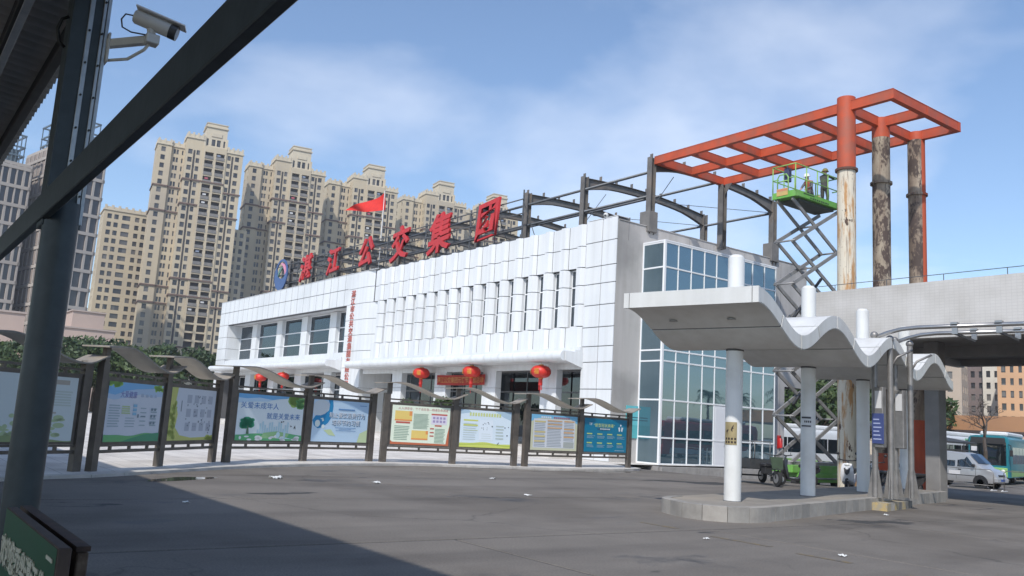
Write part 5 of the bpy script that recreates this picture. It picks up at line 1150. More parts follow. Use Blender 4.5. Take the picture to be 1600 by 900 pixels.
# shrubs in pots by the entrance, seen over the boards
leafd=M('leaf_dark',(.030,.062,.018),(.055,.095,.03),1.5,.6,c3=(.075,.11,.035),sc3=.9)
def leafball(m,c,rx,ry,rz_,n,sz,rng,shell=.55):
    r=rng
    for _ in range(n):
        while True:
            p=Vector((r.uniform(-1,1),r.uniform(-1,1),r.uniform(-1,1)))
            if shell<p.length<1: break
        q=Vector((c[0]+p.x*rx,c[1]+p.y*ry,c[2]+p.z*rz_)); a=Vector((r.gauss(0,1),r.gauss(0,1),r.gauss(0,.7))).normalized(); b=a.orthogonal().normalized(); b.rotate(Matrix.Rotation(r.random()*6.3,3,a)); k=sz*r.uniform(.6,1.3)
        d=a.cross(b)*.45*k; e=b*k
        m.add([q-e,q+d*1.0,q+e,q-d*1.0],[(0,1,2,3)])
def shrub(x,y,h,lab,seed):
    r=random.Random(seed); t=thing('potted_shrub',lab,'shrub',(x,y,.45),0,'potted shrubs at the entrance')
    m=MB(); m.tube([(x,y,.45),(x,y,.95)],[.30,.38],18); m.build('pot',M('pot_clay',(.20,.10,.06),(.14,.08,.05),4,.8),t,auto=40)
    m=MB(); m.tube([(x,y,.9),(x,y,h*.6)],[.06,.04],8); m.build('stem',M('bark',(.09,.07,.05),(.06,.048,.038),6,.9),t)
    m=MB()
    for _ in range(9): leafball(m,(x+r.uniform(-.6,.6),y+r.uniform(-.6,.6),h*.62+r.uniform(-.4,.5)),.55,.55,.5,170,.12,r,.1)
    m.build('foliage',leafd,t)
shrub(-44.6,28.65,3.5,'leafy dark shrub below the red banner',1); shrub(-49.3,28.65,3.2,'leafy dark shrub left of the red banner, behind the safety poster',2)
# ================================================================ far towers
def facade(mw,mg,o,u,n,W_,z0,z1,cols,rows,depth=.28,sill=None):
    """wall W_ wide with real openings: cols [(u0,u1)], rows [(z0,z1)]; n outward; glass set back by depth"""
    o=Vector(o); u=Vector(u); n=Vector(n); us=[0]; 
    for a,b in cols: us+=[a,b]
    us.append(W_); zs=[z0]
    for a,b in rows: zs+=[a,b]
    zs.append(z1)
    P=lambda a,z,d=0:(o+u*a-n*d+Vector((0,0,z)))
    # vertical strips between columns, full height
    for i in range(0,len(us)-1,2):
        if us[i+1]-us[i]>1e-4: mw.quad(P(us[i],z0),P(us[i+1],z0),P(us[i+1],z1),P(us[i],z1))
    for i in range(1,len(us)-1,2):
        a,b=us[i],us[i+1]
        for j in range(0,len(zs)-1,2):
            if zs[j+1]-zs[j]>1e-4: mw.quad(P(a,zs[j]),P(b,zs[j]),P(b,zs[j+1]),P(a,zs[j+1]))
        for j in range(1,len(zs)-1,2):
            c,d=zs[j],zs[j+1]; D=depth
            mw.quad(P(a,c),P(b,c),P(b,c,D),P(a,c,D)); mw.quad(P(a,d),P(a,d,D),P(b,d,D),P(b,d)); mw.quad(P(a,c),P(a,c,D),P(a,d,D),P(a,d)); mw.quad(P(b,c),P(b,d),P(b,d,D),P(b,c,D))
            mg.quad(P(a,c,D),P(b,c,D),P(b,d,D),P(a,d,D))
beige=M('beige_tower_wall',(.56,.475,.335),(.50,.42,.30),.12,.85,stretch=(1,1,.3),c3=(.45,.385,.29),sc3=.05); beige2=M('beige_trim',(.60,.53,.40),(.54,.47,.36),.3,.8); beltm=M('brown_cornice',(.165,.105,.085),(.13,.085,.07),.5,.8)
tglass=glass('tower_glass',(.055,.055,.058),.02,0,(.6,.62,.65)); 
def varied(m,lo,hi,sc):
    t=m.node_tree; d=[n for n in t.nodes if n.type=='BSDF_DIFFUSE'][0]; g=t.nodes.new('ShaderNodeNewGeometry'); v=t.nodes.new('ShaderNodeTexWhiteNoise'); v.noise_dimensions='3D'; sn=t.nodes.new('ShaderNodeVectorMath'); sn.operation='SNAP'; sn.inputs[1].default_value=sc; r=t.nodes.new('ShaderNodeValToRGB'); e=r.color_ramp.elements; e[0].position=.35; e[1].position=1; e[0].color=(*lo,1); e[1].color=(*hi,1)
    t.links.new(g.outputs['Position'],sn.inputs[0]); t.links.new(sn.outputs[0],v.inputs[0]); t.links.new(v.outputs[0],r.inputs[0]); t.links.new(r.outputs[0],d.inputs[0])
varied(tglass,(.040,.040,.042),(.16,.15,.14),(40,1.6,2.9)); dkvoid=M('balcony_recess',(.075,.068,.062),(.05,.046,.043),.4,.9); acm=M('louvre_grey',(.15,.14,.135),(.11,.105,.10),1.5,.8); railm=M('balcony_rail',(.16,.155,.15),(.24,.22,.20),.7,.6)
FP=2.9
def tower(label,loc,rz,scale=None,nf=30,balc=True):
    t=thing('beige_tower',label,'tower',loc,rz,'beige apartment towers')
    # local frame: front faces -y, x to the right; x=0 at the main block's left corner
    mw=MB(); mg=MB(); ml=MB(); belt=MB(); trim=MB()
    rows=[(3+FP*k+.75,3+FP*k+2.45) for k in range(nf)]; brow=[(3+FP*k+.15,3+FP*k+2.45) for k in range(nf)]; H=3+FP*nf+.6
    # main front, three bays
    facade(mw,mg,(0,0,0),(1,0,0),(0,-1,0),6.4,0,H+3,[(.8,2.4),(3.9,5.2)],rows)
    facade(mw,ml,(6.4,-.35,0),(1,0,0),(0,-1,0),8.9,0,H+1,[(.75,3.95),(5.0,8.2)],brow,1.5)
    facade(mw,mg,(15.3,0,0),(1,0,0),(0,-1,0),6.5,0,H,[(.5,1.8),(3.4,5.0)],rows)
    mw.quad((6.4,0,0),(6.4,-.35,0),(6.4,-.35,H+1),(6.4,0,H+1)); mw.quad((15.3,-.35,0),(15.3,0,0),(15.3,0,H+1),(15.3,-.35,H+1))
    # louvred plant strips
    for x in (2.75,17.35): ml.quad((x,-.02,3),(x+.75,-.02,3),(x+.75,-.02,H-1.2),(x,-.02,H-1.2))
    # sides and back of the main block
    srow=rows
    facade(mw,mg,(0,13,0),(0,-1,0),(-1,0,0),13,0,H+3,[(1.8,3.2),(9.6,10.6),(11.3,12.2)],srow); facade(mw,mg,(21.8,0,0),(0,1,0),(1,0,0),13,0,H,[(2,3.4),(6,7.4),(10,11)],srow)
    mw.quad((21.8,13,0),(0,13,0),(0,13,H),(21.8,13,H)); mw.quad((0,0,H+3),(6.4,0,H+3),(6.4,13,H+3),(0,13,H+3)); mw.quad((6.4,-.35,H+1),(15.3,-.35,H+1),(15.3,13,H+1),(6.4,13,H+1)); mw.quad((15.3,0,H),(21.8,0,H),(21.8,13,H),(15.3,13,H)); mw.quad((6.4,0,H),(6.4,13,H),(6.4,13,H+3),(6.4,0,H+3))
    # left wing, set back
    rl=rows; hw=H-.2
    facade(mw,mg,(-10.2,3.4,0),(1,0,0),(0,-1,0),5.2,0,hw,[(1.4,3.0)],rl); facade(mw,mg,(-5.0,4.3,0),(1,0,0),(0,-1,0),5.0,0,hw,[(.9,1.7),(1.95,2.75),(4.0,4.5)],rl); mw.quad((-5,3.4,0),(-5,4.3,0),(-5,4.3,hw),(-5,3.4,hw))
    facade(mw,mg,(-10.2,15,0),(0,-1,0),(-1,0,0),11.6,0,hw,[(2,3.4),(8.6,10)],rl); mw.quad((-10.2,3.4,hw),(-5,3.4,hw),(-5,15,hw),(-10.2,15,hw)); mw.quad((-5,4.3,hw),(0,4.3,hw),(0,15,hw),(-5,15,hw))
    # right wing, further back
    facade(mw,mg,(21.8,5.2,0),(1,0,0),(0,-1,0),5.5,0,H-26,[(.8,1.7),(2.9,4.3)],rows[:nf-9]); facade(mw,mg,(27.3,5.2,0),(0,1,0),(1,0,0),9,0,H-26,[(2,3.4),(5.6,7)],rows[:nf-9]); mw.quad((21.8,5.2,H-26),(27.3,5.2,H-26),(27.3,14,H-26),(21.8,14,H-26))
    # parapets with merlons, cornices
    def ring(x0,x1,y,z,par=1.4,rd=11):
        trim.box(x0-.35,x1+.35,y-.35,y+.4,z-.1,z+.35); trim.box(x0-.35,x0+.05,y+.4,y+rd,z-.1,z+.35); trim.box(x0,x1,y-.1,y+.2,z+.35,z+par); trim.box(x0-.05,x0+.2,y+.2,y+rd,z+.35,z+par)
        k=max(1,int((x1-x0)/1.9))
        for i in range(k+1):
            x=x0+(x1-x0-.75)*i/k; trim.box(x,x+.75,y-.25,y+.35,z+.35,z+par+.65)
        for i in range(4): trim.box(x0-.2,x0+.3,y+1.5+2.6*i,y+2.2+2.6*i,z+.35,z+par+.6)
    ring(0,6.2,0,H+3); ring(15.5,21.8,0,H); ring(-10.2,-5.1,3.4,hw); ring(-4.9,-.1,4.3,hw,1.4,3)
    # crown
    facade(trim,mg,(6.9,.6,0),(1,0,0),(0,-1,0),7.9,H+1,H+8.2,[(.4,1.1),(2.3,3.7),(4.3,5.7),(6.8,7.5)],[(H+1.6,H+4.0)],.3); facade(trim,mg,(6.9,9,0),(0,-1,0),(-1,0,0),8.4,H+1,H+8.2,[(2,3),(5,6)],[(H+3.6,H+5.0)],.3); trim.box(14.8,14.9,.6,9,H+1,H+8.2); trim.box(6.5,15.2,.2,9.4,H+8.2,H+8.7); trim.box(6.9,14.8,.6,9,H+8.7,H+9.6); trim.box(6.7,15.0,.4,9.2,H+9.6,H+9.9)
    trim.box(8.9,12.9,.35,.6,H+5.0,H+6.4); trim.box(6.3,6.95,-.1,.7,H+1,H+4.6); trim.box(14.75,15.4,-.1,.7,H+1,H+4.6)
    # brown belts
    for kf in (nf-4,nf-7,nf-16,nf-18,6,4):
        z=3+FP*kf+.05
        belt.box(-.35,6.4,-.4,.05,z,z+.55); belt.box(-.4,.02,.05,13,z,z+.55)
        if kf%2==0: belt.box(6.4,15.3,-.65,-.3,z,z+.45); 
        belt.box(15.3,22.1,-.4,.05,z-FP,z-FP+.5); belt.box(-10.5,-5,3.0,3.45,z-FP,z-FP+.5); belt.box(-5,0,3.9,4.35,z-FP,z-FP+.5); belt.box(-10.55,-10.15,3.45,15,z-FP,z-FP+.5)
    mw.build('wall',beige,t,world=False); trim.build('parapet',beige2,t,world=False); belt.each('cornice',beltm,t,world=False)
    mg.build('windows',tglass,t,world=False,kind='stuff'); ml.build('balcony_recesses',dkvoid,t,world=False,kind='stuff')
    bm_=MB(); bm_.box(0,3.2,-.06,.06,.05,.95); bm_.box(-.1,3.3,-.12,1.2,-.12,.05); bme=bm_.mesh('balcony',railm); bw=MB(); bw.box(.4,1.7,.3,.45,1.3,1.95); lm=[bw.mesh('washing',M('washing_%d'%i,c,rough=.9)) for i,c in enumerate(((.62,.62,.62),(.45,.10,.14),(.25,.3,.4)))]
    r=random.Random(int(loc[1]))
    for k in range(10,nf):
        for x in (7.15,11.4):
            b=put('balcony',bme,t,(x,-.42,3+FP*k+.15))
            if r.random()<.16: put('washing',lm[0 if r.random()<.7 else r.randint(1,2)],b,(r.uniform(-.1,.4),.1,0))
    return t
# row of towers; front towards the station (+X); local x axis runs along +Y
RZ=radians(80.5)
def place(px_dir,D,off=0): return px_dir
T1=tower('tallest looking beige tower, left of the round logo, with stepped crown',(-301,79.3,0),RZ); T1.scale=(.88,.92,1.0)
def T(label,x,y,sz): return dup(T1,(x,y,0),RZ,label,None,(.88,.92,sz))
T('beige tower right above the round blue logo',-309,114.6,1.02); T('beige tower behind the red flag',-313,149,1.035); T('beige tower behind the fifth red roof character',-316,185.2,1.05); T('beige tower partly hidden by the rightmost red character',-318,216,1.06)
# lower linking blocks between and behind the towers
def block(label,loc,rz,W_,D_,nf,colsf,colss,mat=None,glassm=None,name='beige_block',cat='building',group='lower beige blocks behind the towers',fp=FP,wh=1.7,roofbox=True):
    t=thing(name,label,cat,loc,rz,group); mw=MB(); mg=MB(); rows=[(3+fp*k+.6,3+fp*k+.6+wh) for k in range(nf)]; H=3+fp*nf+.8
    facade(mw,mg,(0,0,0),(1,0,0),(0,-1,0),W_,-1,H,colsf,rows); facade(mw,mg,(0,D_,0),(0,-1,0),(-1,0,0),D_,-1,H,colss,rows); facade(mw,mg,(W_,0,0),(0,1,0),(1,0,0),D_,-1,H,colss,rows); mw.quad((W_,D_,-1),(0,D_,-1),(0,D_,H),(W_,D_,H)); mw.quad((0,0,H),(W_,0,H),(W_,D_,H),(0,D_,H))
    mw.build('wall',mat or beige,t,world=False); mg.build('windows',glassm or tglass,t,world=False,kind='stuff')
    m=MB(); m.box(-.3,W_+.3,-.3,.1,H-.2,H+.4); m.box(-.3,.1,.1,D_,H-.2,H+.4); k=int(W_/2.2)
    for i in range(k+1): m.box((W_-.8)*i/k,(W_-.8)*i/k+.8,-.2,.3,H+.4,H+1.7)
    m.box(0,W_,-.05,.2,H+.4,H+1.1); m.build('parapet',beige2 if mat is None else mat,t,world=False)
    return t
cf=[(1.2,2.6),(3.4,4.8),(6,8.6),(10.2,11.6),(12.6,14),(16,18.6),(20,21.4),(22.2,23.6)]; cs=[(2,3.4),(6,7.4)]
block('shaded beige block with dark balconies left of the tallest beige tower',(-322,60,0),RZ+radians(4),25,12,22,cf,cs)
block('narrow beige block seen just right of the tallest beige tower',(-330,112,0),RZ,14,12,27,[(1.2,2.6),(3.4,4.8),(6,8.6),(10.2,11.6)],cs)
block('beige link block between the tower over the logo and the one behind the flag',(-328,142,0),RZ,16,12,29,[(1.2,2.8),(6.2,7.0),(7.3,8.1),(10.2,11.6),(13,14)],cs)
# ---------------------------------------------------------------- grey-brown office towers at the far left
obrown=M('taupe_panel',(.30,.25,.22),(.29,.24,.205),.2,.8); oframe=M('pale_grid',(.44,.395,.35),(.39,.35,.315),.2,.8); og=glass('office_glass',(.055,.052,.055),.03,0,(.7,.72,.75))
def office(label,loc,rz,W_,D_,H):
    t=thing('office_tower',label,'tower',loc,rz,'grid-fronted office towers'); mg=MB(); mg.box(.3,W_-.3,.3,D_-.3,0,H); mg.build('glazing',og,t,world=False)
    g=MB(); s=MB(); MH=5.2; n=int(H/MH); 
    k=5
    for i in range(k+1):
        x=W_*i/k; w=.8 if i in (0,k) else (.35 if i%2 else .6); g.box(max(0,x-w/2),min(W_,x+w/2),-.15,.35,0,H)
    kk=8
    for i in range(kk+1):
        y=D_*i/kk; w=.9 if i in (0,kk) else .42; g.box(-.15,.35,max(0,y-w/2),min(D_,y+w/2),0,H); g.box(W_-.35,W_+.15,max(0,y-w/2),min(D_,y+w/2),0,H)
    for j in range(n+1):
        z=min(H-.01,MH*j); g.box(-.25,W_+.25,-.25,.30,z-.45,z+.45); g.box(-.25,.30,-.25,D_,z-.45,z+.45); g.box(W_-.3,W_+.25,-.25,D_,z-.45,z+.45)
        for q in range(kk):
            y0=D_*q/kk; s.box(.02,.20,y0+.5,y0+D_/kk-.5,z+.7,min(H,z+MH-.7))
            
    g.build('grid',oframe,t,world=False); s.build('infill',obrown,t,world=False); m=MB(); m.box(0,W_,0,D_,H,H+.8); m.build('roof',oframe,t,world=False)
    m=MB()
    for i in range(6):
        for j in range(4): m.box(2+(W_-4)*i/5-.12,2+(W_-4)*i/5+.12,2+(D_-6)*j/3-.12,2+(D_-6)*j/3+.12,H+.8,H+9)
    for z in (H+3,H+5.5,H+8.8): m.box(1.8,W_-1.8,1.8,2.2,z,z+.4); m.box(1.8,2.2,2.2,D_-3.8,z,z+.4); m.box(1.8,W_-1.8,D_-4.2,D_-3.8,z,z+.4); m.box(W_-2.2,W_-1.8,2.2,D_-4.2,z,z+.4)
    m.box(3,W_-3,3,D_-5,H+.8,H+5); m.build('roof_screen',M('roof_glass_screen',(.16,.20,.22),(.12,.15,.17),.3,.3,metal=.4),t,world=False); return t
office('grey-brown office tower with pale grid front, partly behind the round column',(-257.6,35,0),radians(101.5),12.5,25,70)
office('slightly lower grey-brown office tower at the picture edge',(-262,21,0),radians(101.5),9,25,63)
pk=M('pink_render',(.50,.38,.32),(.44,.34,.29),.2,.85)
t=thing('pink_podium','low pinkish building in front of the office towers','building',(-152,25,0)); m=MB(); m.box(-158,-147.4,25.0,29.6,12.3,15.0); m.box(-160,-147.2,22.6,31.3,0,12.3); m.box(-158,-149,11,18.8,0,13.8); m.box(-156,-147.3,18.8,22.6,0,10.8); m.build('wall',pk,t)
m=MB(); m.box(-160.2,-147.0,22.4,31.5,12.3,12.55); m.box(-158.2,-147.2,24.8,29.8,15.0,15.2); m.box(-158.2,-148.8,10.8,19,13.8,14.1); m.build('parapet',M('podium_trim',(.46,.37,.32),(.4,.33,.29),.3,.85),t)
for k in range(4):
    m=MB(); m.box(-147.2,-147.12,23.4+1.9*k,24.4+1.9*k,8.6,10.6); m.build('window',tglass,t)
# ---------------------------------------------------------------- towers seen under the gateway at the right
wht=M('far_white_wall',(.66,.62,.54),(.58,.55,.49),.15,.85); brn=M('far_brown_wall',(.20,.155,.145),(.17,.135,.125),.15,.85); org=M('far_orange_wall',(.60,.36,.20),(.54,.33,.19),.15,.85)
wc=[(.8,1.7),(2.6,3.3),(4.3,5.0),(6.2,7.2),(8.0,8.7)]
def fardir(px,D):
    a=YAW+math.atan((px-800)/1346); return (D*sin(a),D*cos(a))
def fartower(label,px,D,W_,nf,mat,rz,name='far_tower'):
    x,y=fardir(px,D); return block(label,(x,y,-1),rz,W_,10,nf,[c for c in wc if c[1]<W_-.4],[(2,3),(5,6),(7.5,8.5)],mat,None,name,'tower','towers beyond the bus yard',2.9,1.6)
rzf=radians(18)
fartower('white apartment tower right of the wave canopy end, beyond the bus yard',1487,250,6.2,14,wht,rzf); fartower('plain brown apartment tower between two white towers beyond the bus yard',1519,248,5.2,14,brn,rzf); fartower('white apartment tower left of the orange block beyond the bus yard',1543,246,5.0,14,wht,rzf); fartower('pale blue-white tower behind the orange block',1568,300,9.5,16,M('far_blue_wall',(.42,.45,.54),(.36,.39,.48),.2,.6),rzf)
fartower('low orange apartment block at the right picture edge',1566,230,8,7,org,rzf); fartower('taller orange apartment block at the right picture edge',1592,236,11,12,org,rzf)
for k,(px,D,nf,mt) in enumerate(((1252,210,9,wht),(1300,230,11,wht),(1340,220,8,M('far_beige_wall',(.55,.47,.36),(.5,.42,.33),.2,.8)),(1395,240,10,wht),(1440,215,9,M('far_tan_wall',(.45,.36,.28),(.4,.33,.26),.2,.8)))):
    fartower(('pale apartment block behind the scissor arms','second pale apartment block behind the scissor lift','beige apartment block behind the first rusty column','pale apartment block behind the charging posts','tan apartment block left of the concrete pillar')[k],px,D,9,nf,mt,rzf)
# ================================================================ trees
bark=M('bark',(.09,.07,.05),(.06,.048,.038),6,.9)
leafm=[M('leaf_mid',(.050,.085,.022),(.032,.060,.016),.35,.6,c3=(.085,.12,.04),sc3=.5),M('leaf_deep',(.028,.055,.020),(.045,.075,.025),.4,.6,c3=(.06,.09,.035),sc3=.6)]
def leafy_tree(label,loc,h,rx,seed,mat,n=26,per=85,sz=.34,group=None):
    r=random.Random(seed); t=thing('leafy_tree',label,'tree',loc,0,group)
    m=MB(); m.tube([(0,0,-.5),(.1,0,h*.25),(0,.1,h*.5),(.1,0,h*.8)],[.24,.2,.13,.05],9)
    C=[]
    for k in range(n):
        a=r.random()*6.28; q=sqrt(r.random()); zz=h*(.42+.52*r.random()); f=1-.55*abs((zz/h-.62)/.42); c=(rx*q*f*cos(a),rx*q*f*sin(a),zz); C.append(c)
        if k%3==0: m.tube([(0,0,h*.35+.1*k/n*h),(c[0]*.5,c[1]*.5,(h*.4+zz)/2),c],[.09,.05,.02],6)
    m.build('trunk',bark,t,world=False); m=MB()
    for c in C: leafball(m,c,rx*.34,rx*.34,h*.105,per,sz,r,.2)
    m.build('crown',mat,t,world=False); return t
TL=[(-112,19.5,8.6,4.6),(-118,23.5,9.4,4.8),(-110,26,8.0,4.4),(-116,29,8.6,4.6),(-112,32,8.4,4.6),(-117,36,9.0,4.6),(-112,38.5,8.2,4.4),(-108,16,7.6,4.2),(-112,10,8.4,4.5),(-112,3,8.8,4.5)]
base=[leafy_tree('dense green tree at the left foot of the beige towers',(*TL[0][:2],0),TL[0][2],TL[0][3],1,leafm[0],group='trees before the beige towers'),leafy_tree('dark green tree next to the pinkish building',(*TL[1][:2],0),TL[1][2],TL[1][3],2,leafm[1],group='trees before the beige towers'),leafy_tree('low rounded tree below the tallest beige tower',(*TL[2][:2],0),TL[2][2],TL[2][3],3,leafm[0],group='trees before the beige towers')]
TLn=['green tree just left of the wavy board roofs','tree in the middle of the row below the tallest beige tower','tree below the right edge of the tallest beige tower','tree touching the left end of the white building','small tree rising above the poster board roofs at the left','tree left of the round steel column','tree at the left picture edge behind the first poster board']
for k,(x,y,h,rx) in enumerate(TL[3:]): 
    b=base[k%3]; dup(b,(x,y,0),k*1.3,TLn[k],None,(rx/4.6,rx/4.6,h/8.7))
RT=[(1236,92,8.5),(1262,96,9.2),(1290,90,8.0),(1352,94,8.2),(1392,98,8.8),(1434,92,7.6)]
RTn=['dark tree behind the lift arms beside the grey wall','dark tree seen between the first two canopy columns','dark tree left of the first rusty column','dark tree seen between rusty column and charging posts','dark tree behind the charging posts','dark tree left of the concrete pillar']
for k,(px,D,h) in enumerate(RT):
    x,y=fardir(px,D); dup(base[k%3],(x,y,-.4),k*2.1,RTn[k],'trees beyond the bus yard',(1.1,1.1,h/8.7))
# bare tree
bt=thing('bare_tree','leafless tree with fine branches in front of the orange shelter roof','tree',(-26.2,57.5,-.35)); m=MB(); rr=random.Random(5)
def br_(p,d,l,r0,dep):
    q=p+d*l; m.tube([p,p.lerp(q,.5)+Vector((rr.gauss(0,.03),rr.gauss(0,.03),0))*l,q],[r0,r0*.8,r0*.6],6 if dep>2 else 4,caps=False)
    if dep==0: return
    for _ in range(3 if dep>2 else 3):
        a=Vector((rr.gauss(0,1),rr.gauss(0,1),rr.gauss(0,.35))).normalized(); nd=(d*.75+a*.75+Vector((0,0,.08))).normalized(); br_(p.lerp(q,rr.uniform(.55,1)),nd,l*rr.uniform(.6,.8),r0*.55,dep-1)
m.tube([(0,0,-.3),(.03,0,2.0)],[.15,.125],10); m.build('trunk',bark,bt,world=False); m=MB(); br_(Vector((.03,0,1.95)),Vector((.02,0,1)).normalized(),1.5,.12,5); m.build('branches',M('bark_grey',(.12,.10,.085),(.085,.07,.06),6,.9),bt,world=False)
# ================================================================ vehicles
tyre=M('tyre_black',(.025,.025,.026),rough=.9); rimm=M('rim_tan',(.35,.31,.25),(.25,.22,.19),9,.5,metal=.4); rims=M('rim_silver',(.45,.45,.46),rough=.35,metal=.8); lamp=M('headlamp',(.70,.70,.66),rough=.15,coat=1); red=M('tail_red',(.45,.02,.02),rough=.3); plate=M('plate_blue',(.04,.10,.35),rough=.4); vglass=glass('vehicle_glass',(.012,.014,.016),.10,.15); blk=M('trim_black',(.025,.025,.027),rough=.5)
def wheel(t,x,y,r,w,rim):
    m=MB(); m.tube([(x,y-w/2,r),(x,y-w/2+.03,r),(x,y+w/2-.03,r),(x,y+w/2,r)],[r*.9,r,r,r*.9],24); wo=m.build('wheel',tyre,t,world=False,auto=40)
    m=MB(); m.tube([(x,y-w/2-.012,r),(x,y+w/2+.012,r)],r*.58,20)
    m.build('rim',rim,wo,world=False,auto=40)
# van: local x forward, y left
def van(label,loc,rz):
    t=thing('parked_van',label,'van',loc,rz); paint=M('van_silver',(.50,.51,.53),(.45,.46,.48),.8,.32,metal=.45,coat=.4); m=MB()
    X=[-2.05,-2.0,-1.9,-1.2,-.4,.35,.62,1.15,1.35,1.60,1.85,1.97,2.03]
    ZR=[1.45,1.74,1.82,1.87,1.88,1.84,1.78,1.30,1.10,1.03,.93,.82,.66]; WB=[.74,.77,.79,.80,.80,.80,.80,.79,.78,.76,.71,.64,.58]
    rings=[]
    for x,zr_,wb in zip(X,ZR,WB):
        zb_=.30 if -1.95<x<1.95 else .42; belt=min(1.02,zr_-.08); wr=wb-(.13 if zr_>1.2 else .06)*max(.3,min(1,(zr_-.9)/.9))
        half=[(wb*.94,zb_),(wb,zb_+.14),(wb+.005,(zb_+belt)/2),(wb,belt),(wr+.02,zr_-.07),(wr-.05,zr_-.015),(wr*.55,zr_+.01)]
        rings.append([(x,y,z) for y,z in half]+[(x,-y,z) for y,z in reversed(half)])
    n=14; m.add([p for r in rings for p in r],[(i*n+k,i*n+(k+1)%n,(i+1)*n+(k+1)%n,(i+1)*n+k) for i in range(len(rings)-1) for k in range(n)]+[tuple(range(n)),tuple((len(rings)-1)*n+k for k in range(n))])
    m.build('body',paint,t,world=False,fixn=True,auto=32)
    def side(u): # outer y at height z for the cabin flank
        return .805-.14*max(0,(u-1.02)/.8)
    for s in (1,-1):
        for (xa,xb,xc,xd) in ((-1.85,-1.0,-1.0,-1.80),(-.88,-.02,-.02,-.88),(.10,1.02,.56,.10)):
            g=MB(); P=[(xa,1.07),(xb,1.07),(xc,1.66),(xd,1.66)]; g.add([(x,s*(side(z)+.008),z) for x,z in P],[(0,1,2,3) if s<0 else (3,2,1,0)]); g.build('side_window',vglass,t,world=False)
        d=MB(); 
        for x in (-.95,.04,1.06): d.box(x-.006,x+.006,s*.808-.003,s*.808+.003,.42,1.05)
        d.box(-1.9,1.2,s*.810-.003,s*.810+.003,.62,.65); d.each('door_line',blk,t,world=False)
        h=MB(); h.bbox(.12,.30,s*.80-.02,s*.80+.03 if s>0 else s*.80+.02,.90,.95,.006); h.build('door_handle',blk,t,world=False)
        mi=MB(); mi.bbox(.92,1.04,s*.90-.09,s*.90+.09,1.10,1.25,.02); mi.build('side_mirror',blk,t,world=False)
        hl=MB(); hl.add([(1.55,s*.765,.98),(1.90,s*.69,.90),(1.985,s*.56,.78),(1.97,s*.47,.76),(1.86,s*.58,.92),(1.6,s*.70,1.02)],[(0,1,2,3,4,5) if s<0 else (5,4,3,2,1,0)]); hl.build('headlight',lamp,t,world=False)
        for x in (-1.25,1.28): wheel(t,x,s*.70,.31,.20,rimm)
        w=MB(); 
        for x in (-1.25,1.28): w.tube([(x,s*.70-.04*s,.33),(x,s*.812,.33)],.37,24)
        w.each('wheel_arch',blk,t,world=False)
    g=MB(); g.add([(.70,.63,1.755),(1.17,.72,1.27),(1.22,0,1.29),(1.17,-.72,1.27),(.70,-.63,1.755),(.72,0,1.78)],[(0,5,2,1),(5,4,3,2)]); 
    for i,v in enumerate(g.v): g.v[i]=(v[0]+.02,v[1],v[2]+.018)
    g.build('windscreen',vglass,t,world=False,fixn=True)
    b=MB(); b.bbox(1.93,2.08,-.66,.66,.36,.58,.03); b.build('bumper',paint,t,world=False)
    b=MB(); b.bbox(1.96,2.035,-.36,.36,.64,.76,.015); b.build('grille',blk,t,world=False); b=MB(); b.box(2.082,2.09,-.22,.22,.42,.54); b.build('number_plate',plate,t,world=False)
    b=MB(); b.box(-.35,.25,-.813,-.811,.66,.86); b.build('door_sign',M('sign_white',(.62,.62,.64)),t,world=False); b=MB(); b.box(-1.7,.3,-.55,.55,1.90,1.97); b.build('roof_load',M('roof_load_dark',(.04,.04,.042)),t,world=False); return t
van('silver minivan parked beyond the concrete pillar, seen from its right side',(-23.35,48.6,-.32),0)
